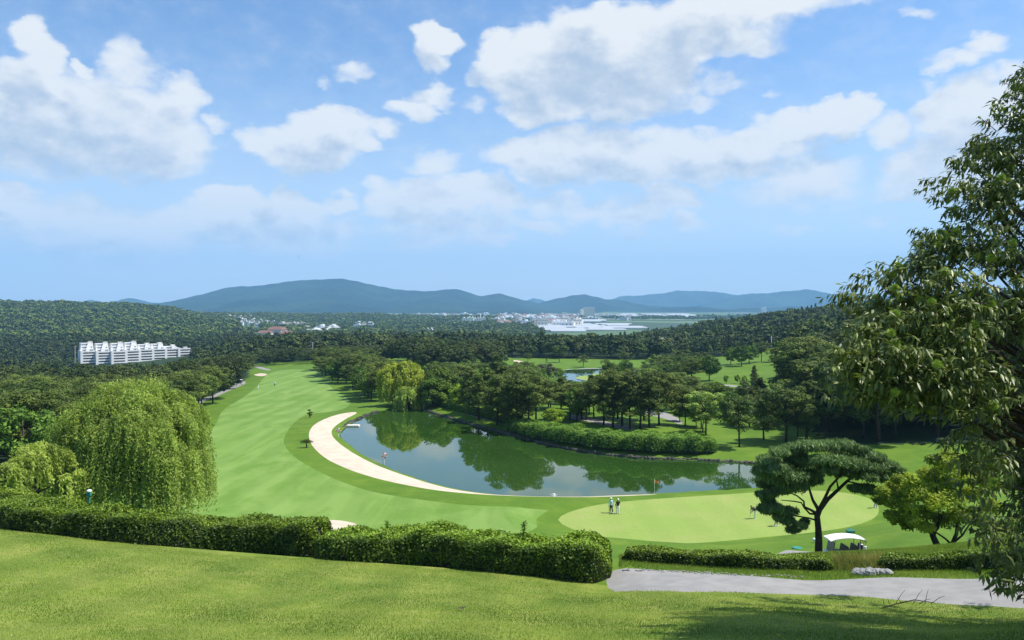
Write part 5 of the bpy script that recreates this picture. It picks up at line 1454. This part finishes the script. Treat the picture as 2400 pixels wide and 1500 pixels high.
# ------------------------------------------------------------------ topiary pines on the rough by the sand
def topiary(px, py, h, pads, label):
    x, y, z = hit(px, py, 60, 400); root = empty('topiary_pine', (x, y, z)); mb = MB()
    mb.tube([(0, 0, -.3), (.08, 0, h * .35), (-.06, .02, h * .65), (0, 0, h * .92)], [.13, .11, .09, .05], 7)
    for (dx, zz, r_) in pads: mb.tube([(0, 0, zz * h * .85), (dx, 0, zz * h)], [.06, .04], 5)
    mb.link('trunk', M['bark'], root, True)
    rg = np.random.default_rng(int(px))
    V, tn = needle_pads([(dx, 0, zz * h) for dx, zz, r_ in pads], [(r_, r_, r_ * .45) for dx, zz, r_ in pads], 420, .11, rg, .5)
    kid('crown', quads_mesh('crown', V, tn, M['pine']), root)
    tag(root, label, 'topiary tree')
topiary(726, 979, 1.75, [(-.1, .95, .42), (.35, .66, .40), (-.3, .55, .36), (.1, .36, .42)], 'small cloud pruned pine with stacked pads, further one beside the sand')
topiary(718, 1049, 1.15, [(-.45, .85, .62), (.1, 1.0, .7), (.55, .85, .6)], 'small mushroom shaped clipped pine beside the bend of the sand')

# ------------------------------------------------------------------ life buoys, flags, raft, small fittings
def lifebuoy(px, py, z, label):
    x, y = at_z(px, py, z); root = empty('lifebuoy_stand', (x, y, z)); mb = MB()
    mb.tube([(0, 0, -.4), (0, 0, 1.25)], .045, 8); mb.box((0, .03, .95), (.5, .05, .5)); mb.link('post', M['white'], root)
    n, m_ = 24, 8; V, Fs, mi_ = [], [], []
    for i in range(n):
        a = 2 * math.pi * i / n
        for k in range(m_):
            b_ = 2 * math.pi * k / m_; r_ = .36 + .085 * math.cos(b_); V.append((r_ * math.cos(a), -.09 + .085 * math.sin(b_), 1.05 + r_ * math.sin(a)))
    rb = MB(); rb.v = V; rb.n = len(V)
    for i in range(n):
        for k in range(m_):
            rb.f.append([i * m_ + k, i * m_ + (k + 1) % m_, ((i + 1) % n) * m_ + (k + 1) % m_, ((i + 1) % n) * m_ + k]); rb.m.append((i // 3) % 2)
    rb.link('ring', [M['red'], M['white']], root, True)
    tag(root, label, 'lifebuoy')
lifebuoy(901, 1083, -25.1, 'red and white lifebuoy on a post between the sand and the lake')
lifebuoy(793, 1021, -25.1, 'red and white lifebuoy at the left corner of the lake')
def flag(px, py, z, colr, label, h=1.9):
    x, y = at_z(px, py, z); root = empty('flag', (x, y, z)); mb = MB(); mb.tube([(0, 0, -.2), (0, 0, h)], .03, 6); mb.link('pole', M['white'], root)
    V = []; 
    for i in range(7):
        for k in (0, 1): V.append((.03 + i * .09, .07 * math.sin(i * 1.1), h - .08 - k * .42 - i * .035 * (1 - k)))
    fb = MB(); fb.add(V, [(2 * i, 2 * i + 2, 2 * i + 3, 2 * i + 1) for i in range(6)]); fb.link('cloth', colr, root)
    tag(root, label, 'flag')
flag(1534, 1157, -25.0, M['orange'], 'small orange flag at the lake edge behind the green')
root = empty('raft', (*at_z(828, 999, ZW), ZW)); mb = MB()
mb.box((0, 0, .12), (2.6, 1.5, .26)); mb.box((0, 0, .28), (2.3, 1.2, .06)); mb.link('deck', M['cream'], root)
mb = MB(); mb.tube([(-.9, 0, .3), (-.9, 0, .75), (.9, 0, .75), (.9, 0, .3)], .03, 6); mb.link('rail', M['metal'], root)
tag(root, 'small pale floating raft at the upper left of the lake', 'raft')
root = empty('fountain_head', (*at_z(1298, 1163, ZW), ZW)); mb = MB(); mb.tube([(0, 0, -.2), (0, 0, .35)], [.3, .12], 9); mb.link('nozzle', M['white'], root)
mb = MB()
for k in range(6): a = k * 1.047; mb.tube([(.12 * math.cos(a), .12 * math.sin(a), .1), (.5 * math.cos(a), .5 * math.sin(a), .22)], .03, 5)
mb.link('arm', M['white'], root); tag(root, 'small white fitting in the water at the near lake shore', 'fountain')
# lantern like post box behind the left hedge
x, y = (209 - 1200) / F * 39.5, 39.5; z = -(1163 - HY) / F * y - .95; root = empty('garden_lamp', (x, y, z), 0, .78); mb = MB()
mb.tube([(0, 0, 0), (0, 0, 1.25)], .07, 8); mb.link('post', M['teal'], root); mb = MB(); mb.box((0, 0, 1.38), (.24, .24, .28)); mb.link('housing', M['teal'], root)
mb = MB(); mb.ball((0, 0, 1.56), (.17, .17, .11), 10, 7); mb.link('cap', M['white'], root, True); tag(root, 'short teal garden lamp with a white cap behind the left hedge', 'lamp')

# pale gravel along the far path edge
grg = random.Random(8); mb = MB()
for k in range(150):
    t_k = grg.random(); px_k = 1462 + 420 * t_k; x, y, z = hit(px_k, 1336 + 18 * t_k + grg.uniform(-3.5, 1.5), 20, 40); r_k = grg.uniform(.015, .05)
    mb.ball((x, y, z + r_k * .3), (r_k * 1.4, r_k, r_k * .6), 6, 4, 0, .2, grg)
tag(mb.link('gravel', M['stone']), 'scattered pale gravel along the far edge of the path', 'gravel', kind='stuff')
# stones beside the path and reeds above them
srg = random.Random(12)
for i, (a, b_, r_) in enumerate(((2013, 1347, .26), (2028, 1348, .27), (2044, 1348, .30), (2061, 1347, .25), (2073, 1347, .22), (2085, 1347, .20))):
    x, y, z = hit(a, b_, 18, 40); mb = MB(); mb.ball((0, 0, .08), (r_, r_ * .8, r_ * .62), 9, 7, 0, .13, srg)
    o = mb.link('rock', M['stone']); o.location = (x, y + .1, z - .05); o.rotation_euler = (0, 0, srg.uniform(0, 6))
    tag(o, ('leftmost grey rock in the row at the path edge', 'second rock from the left in the row at the path edge', 'largest pale rock in the row at the path edge', 'third rock from the right in the row at the path edge', 'small rock next to last in the row at the path edge', 'rightmost small pale rock in the row at the path edge')[i], 'rock', 'rocks at the path edge')
def blades(name, poly, n, h, wd, m_, label, cat, kind='stuff', seed=1, lean=.25, fol=None):
    rg = np.random.default_rng(seed); P_ = np.array(poly); lo_, hi_ = P_.min(0), P_.max(0)
    X = rg.uniform(lo_[0], hi_[0], n); Y = rg.uniform(lo_[1], hi_[1], n); k = inpoly(X, Y, P_); X, Y = X[k], Y[k]
    if fol is not None: k = rg.random(len(X)) < fol(X, Y); X, Y = X[k], Y[k]
    K = len(X); Z = Hgt(X, Y) - .005
    hh = h * rg.uniform(.5, 1.25, K); a = rg.uniform(0, 6.283, K); l_ = rg.uniform(0, lean, K) * hh * 2; w_ = wd * rg.uniform(.6, 1.3, K)
    b0_ = np.c_[X, Y, Z]; sdv = np.c_[np.cos(a), np.sin(a), np.zeros(K)] * w_[:, None]; b_ = rg.uniform(0, 6.283, K)
    tip = b0_ + np.c_[np.cos(b_) * l_, np.sin(b_) * l_, hh]
    V = np.stack([b0_ - sdv, b0_ + sdv, tip], 1).reshape(-1, 3)
    pt_ = np.sin(X * 1.0 + Y * 1.25 + 1.6 * np.sin(X * .23 + Y * .12)) * .17 + np.sin(X * .55 + Y * .9 + 1.8 * np.sin(X * .31)) * .16 + np.sin(X * 1.7 - Y * .8 + 1.5 * np.sin(Y * .7)) * .12 + np.sin(X * .9 + Y * 2.3 + 2 * np.sin(X * .8 + 1)) * .10
    tn_ = np.repeat(np.clip(.45 + pt_ + rg.normal(size=K) * .26, 0, 1), 3)
    return tag(link(name, mesh(name, V, np.arange(K * 3).reshape(-1, 3), m_, attrs={'tint': tn_})), label, cat, kind=kind)
rp = [hit(a, b_, 18, 60)[:2] for a, b_ in ((1955, 1338), (2010, 1341), (2074, 1340))] + [((2075 - 1200) / F * 30.0, 30.0), ((1950 - 1200) / F * 30.8, 30.8)]
blades('reeds', rp, 8500, .30, .012, M['reed'], 'tawny ornamental grass clump above the pale stones beside the path', 'ornamental grass', seed=3, lean=.55, fol=lambda X, Y: .55 + .45 * np.sin(X * 3.1) * np.sin(Y * 4.3))
M['blade'] = leafmat('lawn grass blades', (.085, .165, .018), (.46, .50, .13), .35)
M['bladerough'] = leafmat('rough grass blades', (.10, .21, .02), (.26, .38, .05), .35)
M['sedge'] = leafmat('uneven bank grass', (.12, .20, .03), (.30, .34, .09), .3)
lp_ = [((c - 1200) / F * d, d) for c, d in ((-500, 9.5), (2900, 9.5), (2700, 20), (1450, 27), (-80, 34))]
lw = np.asarray(lawn)
blades('lawn_grass', lp_, 620000, .045, .0075, M['blade'], 'short grass blades of the foreground lawn', 'grass', seed=4, fol=lambda X, Y: inpoly(X, Y, lw) * np.clip(20 / Y, .55, 1))
bp_ = [((c - 1200) / F * d, d) for c, d in ((1450, 27.2), (1800, 26), (2100, 24.9), (2420, 24), (2420, 36), (1450, 36))]
ww = np.asarray(walk)
blades('bank_grass', bp_, 150000, .10, .009, M['sedge'], 'uneven grass on the strip and mound beyond the path', 'grass', seed=5, fol=lambda X, Y: (~inpoly(X, Y, ww)) * 1.0)
# fallen twig and leaf on the lawn
x, y, z = hit(2135, 1425, 12, 30); mb = MB(); trg = random.Random(4)
mb.tube([(-.75, -.1, .02), (-.3, 0, .10), (.1, .05, .16), (.5, .0, .12)], [.012, .014, .012, .006], 5)
for q_ in range(9):
    s_ = Vector((-.6 + q_ * .13, 0, .09)); e = s_ + Vector((trg.uniform(-.2, .3), trg.uniform(-.15, .15), trg.uniform(.05, .34))); mb.tube([s_, s_.lerp(e, .6) + Vector((0, 0, .03)), e], [.007, .005, .003], 4)
o = mb.link('fallen_twig', M['bark']); o.location = (x, y, z); o.scale = (1.25, 1.25, 1.25); tag(o, 'dry forked twig lying on the lawn edge under the big tree', 'twig')
x, y, z = hit(1080, 1431, 12, 30); mb = MB(); mb.add([(-.09, 0, .03), (-.03, -.03, .05), (.04, -.025, .035), (.1, 0, .09), (.05, .03, .05), (-.02, .035, .04)], [(0, 1, 5), (1, 2, 4, 5), (2, 3, 4)])
o = mb.link('fallen_leaf', M['deadleaf']); o.location = (x, y, z); o.scale = (1.5, 1.5, 1.5); tag(o, 'single dark curled leaf lying on the open lawn', 'leaf')

# ------------------------------------------------------------------ people
def voxel(me_name, mb, size, m_):
    me = mb.mesh(me_name, m_); o = bpy.data.objects.new('tmp', me); C.objects.link(o)
    md_ = o.modifiers.new('r', 'REMESH'); md_.mode = 'VOXEL'; md_.voxel_size = size; md_.use_smooth_shade = True
    sm = o.modifiers.new('s', 'SMOOTH'); sm.iterations = 3; sm.factor = .5
    dg = bpy.context.evaluated_depsgraph_get(); out = bpy.data.meshes.new_from_object(o.evaluated_get(dg)); out.name = me_name
    out.materials.clear(); out.materials.append(m_)
    bpy.data.objects.remove(o); return out
def person(loc, rz, pose, top, legs, hat, label, skirt=False, club=True, sc=1.0, hatm=None):
    """pose: hip tilt forward (radians), stride, arms ('down', 'putt')"""
    tilt, stride, arms = pose
    root = empty('person', loc, rz, sc)
    hip = Vector((0, 0, .92)); up = Vector((0, -math.sin(tilt), math.cos(tilt)))
    chest = hip + up * .34; neck = hip + up * .55; sh_ = hip + up * .50; head = hip + up * .72 + Vector((0, -.03, 0))
    ft = [Vector((-.11, stride, .05)), Vector((.11, -stride, .05))]; kn = [Vector((-.10, stride * .5 - .03, .50)), Vector((.10, -stride * .5 - .03, .50))]
    shs = [sh_ + Vector((-.18, 0, 0)), sh_ + Vector((.18, 0, 0))]
    if arms == 'putt': hands = [Vector((-.05, sh_.y - .22, .78)), Vector((.05, sh_.y - .22, .72))]
    elif arms == 'chin': hands = [Vector((-.26, sh_.y - .02, .80)), Vector((.16, sh_.y - .24, 1.12))]
    else: hands = [Vector((-.27, sh_.y - .03, .80)), Vector((.27, sh_.y - .05, .80))]
    els = [s_.lerp(h_, .5) + Vector((-.05 if i == 0 else .05, .05, 0)) for i, (s_, h_) in enumerate(zip(shs, hands))]
    b_ = MB()
    b_.tube([hip - up * .05, hip + up * .12, chest, sh_, neck], [.14, .125, .15, .14, .06], 14); b_.tube([neck - up * .05, head - up * .05], [.058, .052], 10)
    b_.ball(head, (.078, .095, .118), 14, 10); fw = Vector((0, -1, 0))
    b_.ball(head + Vector((0, -.098, -.012)), (.014, .022, .022), 8, 6); b_.ball(head + Vector((0, -.085, -.055)), (.026, .014, .010), 8, 6)
    for q_ in (-1, 1): b_.ball(head + Vector((q_ * .080, .005, -.005)), (.012, .02, .03), 8, 6); b_.ball(head + Vector((q_ * .031, -.082, .012)), (.016, .014, .011), 8, 6)
    for i in (0, 1):
        b_.tube([hip + Vector((-.08 if i == 0 else .08, 0, 0)), kn[i], ft[i] + Vector((0, .02, .05))], [.088, .058, .040], 12)
        b_.tube([ft[i] + Vector((0, .06, .0)), ft[i] + Vector((0, -.06, .0)), ft[i] + Vector((0, -.15, -.015))], [.042, .045, .034], 10)
        b_.tube([shs[i], els[i], hands[i]], [.050, .038, .027], 10)
        dr = (hands[i] - els[i]).normalized(); sd_ = Vector((1, 0, 0)); ps = hands[i] + dr * .05
        b_.tube([hands[i] - dr * .01, ps, ps + dr * .035], [.028, .036, .034], 8)
        for f in range(4):
            p0 = ps + dr * .03 + sd_ * (-.027 + f * .018); ln = (.055, .068, .064, .048)[f]
            b_.tube([p0, p0 + dr * ln * .55 + Vector((0, -.008, 0)), p0 + dr * ln + Vector((0, -.028, 0))], [.0095, .009, .008], 6)
        th_ = ps + sd_ * (.03 if i == 0 else -.03); b_.tube([th_ - dr * .02, th_ + sd_ * (.018 if i == 0 else -.018) + Vector((0, -.02, 0)) + dr * .01, th_ + dr * .04 + Vector((0, -.035, 0)) + sd_ * (.012 if i == 0 else -.012)], [.011, .010, .009], 6)
    kid('body', voxel('body', b_, .009, M['skin']), root)
    s_ = MB(); s_.tube([hip - up * .07, hip + up * .10, chest, sh_ + up * .01, neck - up * .01], [.165, .15, .175, .16, .085], 14)
    for i in (0, 1): s_.tube([shs[i] + Vector((.03 if i == 0 else -.03, 0, 0)), els[i], els[i].lerp(hands[i], .75)], [.072, .058, .042], 10)
    kid('shirt', voxel('shirt', s_, .015, top), root)
    g_2 = MB()
    g_2.tube([hip + up * .02, hip - Vector((0, 0, .12))], [.165, .165], 14)
    for i in (0, 1):
        if skirt: g_2.tube([hip + Vector((-.06 if i == 0 else .06, 0, 0)), kn[i] + Vector((0, 0, .1))], [.13, .14], 12)
        else: g_2.tube([hip + Vector((-.08 if i == 0 else .08, 0, 0)), kn[i], ft[i] + Vector((0, .02, .09))], [.115, .082, .070], 12)
    kid('skirt' if skirt else 'trousers', voxel('legwear', g_2, .015, legs), root)
    hm = MB(); hm.ball(head + Vector((0, .018, .022)), (.090, .098, .112), 14, 9); kid('hair', hm.mesh('hair', M['hair'], True), root)
    if hat:
        h_ = MB(); h_.ball(head + Vector((0, .0, .075)), (.098, .112, .075), 14, 8); h_.tube([head + Vector((0, 0, .052)), head + Vector((0, -.0, .066))], [.18 if hat == 2 else .115, .11], 18)
        if hat == 1: h_.box(head + Vector((0, -.14, .056)), (.13, .12, .014))
        kid('hat', h_.mesh('hat', hatm or M['whitecloth'], True), root)
    sh2 = MB()
    for i in (0, 1): sh2.tube([ft[i] + Vector((0, .075, -.008)), ft[i] + Vector((0, -.04, -.006)), ft[i] + Vector((0, -.165, -.018))], [.048, .052, .038], 10)
    kid('shoes', sh2.mesh('shoes', M['whitecloth'], True), root)
    tag(root, label, 'person')
    if club:
        hc = hands[1] if arms != 'putt' else hands[0]
        tipp = Vector((hc.x + .02, hc.y - .10, .03)); c_ = MB(); c_.tube([hc + (hc - tipp).normalized() * .16, tipp], [.012, .007], 6)
        ce = empty('golf_club', loc, rz, sc); c_.link('shaft', M['metal'], ce); c2 = MB(); c2.box(tipp + Vector((.04, 0, 0)), (.12, .03, .035)); c2.link('head', M['metal'], ce)
        tag(ce, ' '.join(('golf club held by the ' + label).split()[:16]), 'golf club')
def on_green(px, py): x, y = at_z(px, py, ZG); return (x, y, h1(x, y) + .01)
person(on_green(1432.5, 1202), R(200), (.06, .10, 'down'), M['ltblue'], M['navy'], 2, 'person in light blue top and white hat on the green')
person(on_green(1448, 1203.5), R(20), (.05, .12, 'chin'), M['blackcloth'], M['whitecloth'], 1, 'person in black top and pale trousers near the light blue one')
person(on_green(1770, 1217), R(-70), (.85, .06, 'putt'), M['blackcloth'], M['whitecloth'], 0, 'person bending over in dark top and white trousers')
person(on_green(1819, 1236), R(60), (.12, .10, 'down'), M['whitecloth'], M['greycloth'], 1, 'person in white standing half hidden by the pine foliage')
person(on_green(2052, 1191), R(30), (.08, .08, 'down'), M['whitecloth'], M['greycloth'], 1, 'person in white at the right end of the green')
x, y, z = hit(644, 905, 150, 500); person((x, y, z), R(10), (.05, .1, 'down'), M['whitecloth'], M['navy'], 1, 'tiny person in white far up the fairway', club=False)
x, y, z = hit(604, 914, 150, 500); person((x, y, z), R(70), (.35, .1, 'putt'), M['whitecloth'], M['whitecloth'], 1, 'tiny leaning person in pale clothes at the fairway edge', club=False)

# ------------------------------------------------------------------ golf carts
def golf_cart(loc, rz, label, sc=1.0):
    root = empty('golf_cart', loc, rz, sc)
    b_ = MB(); b_.box((0, 0, .38), (2.7, 1.15, .22)); b_.box((-1.25, 0, .62), (.45, 1.1, .5)); b_.box((-1.5, 0, .5), (.16, 1.0, .28)); b_.box((1.15, 0, .62), (.55, 1.1, .30)); b_.link('body', M['white'], root)
    for sx in (-.95, .98):
        for sy in (-.52, .52):
            w_ = MB(); w_.tube([(sx, sy - .09, .24), (sx, sy + .09, .24)], .24, 18); tw_ = w_.link('tyre', M['rubber'], root)
            r_ = MB(); r_.tube([(sx, sy - .10, .24), (sx, sy + .10, .24)], .12, 14); kid('rim', r_.mesh('rim', M['metal']), tw_)
    for x_ in (-.32, .52):
        s_ = MB(); s_.box((x_, 0, .78), (.5, 1.08, .16)); s_.box((x_ - .02, 0, .6), (.42, 1.0, .3)); s_.link('seat', M['black'], root)
        s_ = MB(); s_.box((x_ + .30, 0, 1.10), (.12, 1.08, .5), M=Matrix.Rotation(.22, 3, 'Y')); s_.link('backrest', M['black'], root)
    ws = MB(); ws.box((-1.12, 0, 1.28), (.03, 1.06, .85), M=Matrix.Rotation(.18, 3, 'Y')); ws.link('windscreen', M['glassdark'], root)
    st = MB(); st.tube([(-1.0, -.25, .85), (-.78, -.25, 1.06)], .02, 6); 
    for q_ in range(14):
        a = q_ * 2 * math.pi / 14; a2 = (q_ + 1) * 2 * math.pi / 14
        st.tube([(-.78 + .05 * math.cos(a), -.25 + .17 * math.sin(a), 1.06 + .15 * math.cos(a)), (-.78 + .05 * math.cos(a2), -.25 + .17 * math.sin(a2), 1.06 + .15 * math.cos(a2))], .015, 5)
    st.link('steering_wheel', M['black'], root)
    for sy in (-.52, .52):
        p_ = MB(); p_.tube([(-1.18, sy, .7), (-1.0, sy, 1.86)], .025, 6); p_.link('front_post', M['black'], root)
        p_ = MB(); p_.tube([(1.1, sy, .7), (1.02, sy, 1.86)], .025, 6); p_.link('rear_post', M['black'], root)
    rf = MB(); n = 13; V = []
    for i in range(n):
        xx = -1.42 + 2.84 * i / (n - 1); zz = 1.88 + .20 * (1 - (2 * i / (n - 1) - 1) ** 2)
        for (yy, dz) in ((-.64, -.05), (-.60, .02), (0, .06), (.60, .02), (.64, -.05)): V.append((xx, yy, zz + dz))
        V.append((xx, .6, zz - .08)); V.append((xx, -.6, zz - .08))
    m_ = 7
    rf.add(V, [(i * m_ + k, i * m_ + (k + 1) % m_, (i + 1) * m_ + (k + 1) % m_, (i + 1) * m_ + k) for i in range(n - 1) for k in range(m_)] + [tuple(range(m_)), tuple((n - 1) * m_ + k for k in range(m_ - 1, -1, -1))])
    rf.link('roof', M['white'], root, True)
    tag(root, label, 'golf cart')
    for k, (yy, cl) in enumerate(((-.38, 'whitecloth'), (-.13, 'black'), (.13, 'whitecloth'), (.38, 'navy'))):
        g2 = MB(); g2.tube([(1.38, yy, .55), (1.46, yy, 1.32)], [.12, .14], 12); off = Matrix.Rotation(rz, 3, 'Z')
        ge = empty('golf_bag', loc, rz, sc); g2.link('bag', M[cl], ge)
        c2 = MB()
        for q_ in range(5): c2.tube([(1.45, yy, 1.25), (1.50 + .03 * q_, yy - .08 + .04 * q_, 1.62 + .03 * (q_ % 3))], .012, 5); c2.ball((1.50 + .03 * q_, yy - .08 + .04 * q_, 1.64 + .03 * (q_ % 3)), .04, 7, 5)
        c2.link('clubs', M['metal' if q_ % 2 else 'black'], ge)
        tag(ge, ('%s golf bag strapped to the back of the %s' % (('white', 'black', 'second white', 'navy')[k], 'near golf cart' if sc == 1 and loc[1] < 100 else 'far golf cart')), 'golf bag')
x, y = (1979 - 1200) / F * 60, 60.0; z = h1(x, y); golf_cart((x, y, z + .02), R(4), 'golf cart with a curved white roof parked below the mound')
x, y, z = hit(560, 902, 150, 500); golf_cart((x, y, z), R(30), 'far white golf cart on the path along the left wood')
# teal covered bin behind the cart, mat and marker left of it
x, y, z = hit(1993, 1249, 50, 95); root = empty('covered_stand', (x, y, z), 0, .65); mb = MB(); mb.prism([(-.62, -.3), (.55, -.35), (.6, .3), (-.5, .35)], 0, .35); mb.add([(-.62, -.3, .35), (.55, -.35, .35), (.6, .3, .35), (-.5, .35, .35), (0, 0, .78)], [(0, 1, 4), (1, 2, 4), (2, 3, 4), (3, 0, 4)]); mb.link('cover', M['teal'], root); tag(root, 'teal covered box on the grass just behind the golf cart roof', 'covered box')
x, y, z = hit(1868, 1286, 50, 95); mb = MB(); mb.tube([(0, 0, .02), (0, 0, .10)], [.42, .40], 20); o = mb.link('drain_cover', M['teal']); o.location = (x, y, z); tag(o, 'round teal cover on the grass left of the pine trunk', 'cover')
x, y, z = hit(1908, 1272, 50, 95); mb = MB(); mb.tube([(0, 0, -.1), (0, 0, .18)], [.05, .05], 8); mb.ball((0, 0, .28), .16, 10, 8); o = mb.link('tee_marker', M['white'], smooth=True); o.location = (x, y, z); tag(o, 'round white marker just left of the pine trunk', 'marker')
# birds
brd = MB(); brd.add([(-.9, 0, .22), (0, .18, 0), (0, -.25, .02), (.9, 0, .22), (0, -.5, 0), (.0, .35, .02)], [(0, 2, 1), (1, 2, 3), (2, 4, 1)]); brd.tube([(0, .4, 0), (0, 0, 0), (0, -.4, 0)], [.05, .12, .03], 6)
bme = brd.mesh('bird', M['greycloth'])
for k, (a, b_) in enumerate(((693, 605), (697, 602), (701, 601), (699, 606), (704, 599))):
    d = 420; o = link('bird', bme, None, ((a - 1200) / F * d, d, -(b_ - HY) / F * d)); o.rotation_euler = (.2, .3 * (k % 2), k); o.scale = (.8, .8, .8)
    tag(o, 'tiny pale bird in the small flock above the left mountain', 'bird', 'flock above the mountain')

# ------------------------------------------------------------------ haze
hz = MB(); X0, X1, Y0, Y1, Z0, Z1 = -14000, 14000, -1500, 14200, -66, 900
hz.box(((X0 + X1) / 2, (Y0 + Y1) / 2, (Z0 + Z1) / 2), (X1 - X0, Y1 - Y0, Z1 - Z0))
m_, t_, o_ = mat('air')
pv = t_.new('ShaderNodeVolumePrincipled'); pv.inputs['Color'].default_value = (.33, .64, 1.0, 1); pv.inputs['Density'].default_value = 8.5e-5; pv.inputs['Anisotropy'].default_value = 0.0
t_.l.new(pv.outputs[0], o_.inputs['Volume'])
o = hz.link('haze', m_); tag(o, 'pale blue summer haze filling the valley', 'haze', kind='stuff')
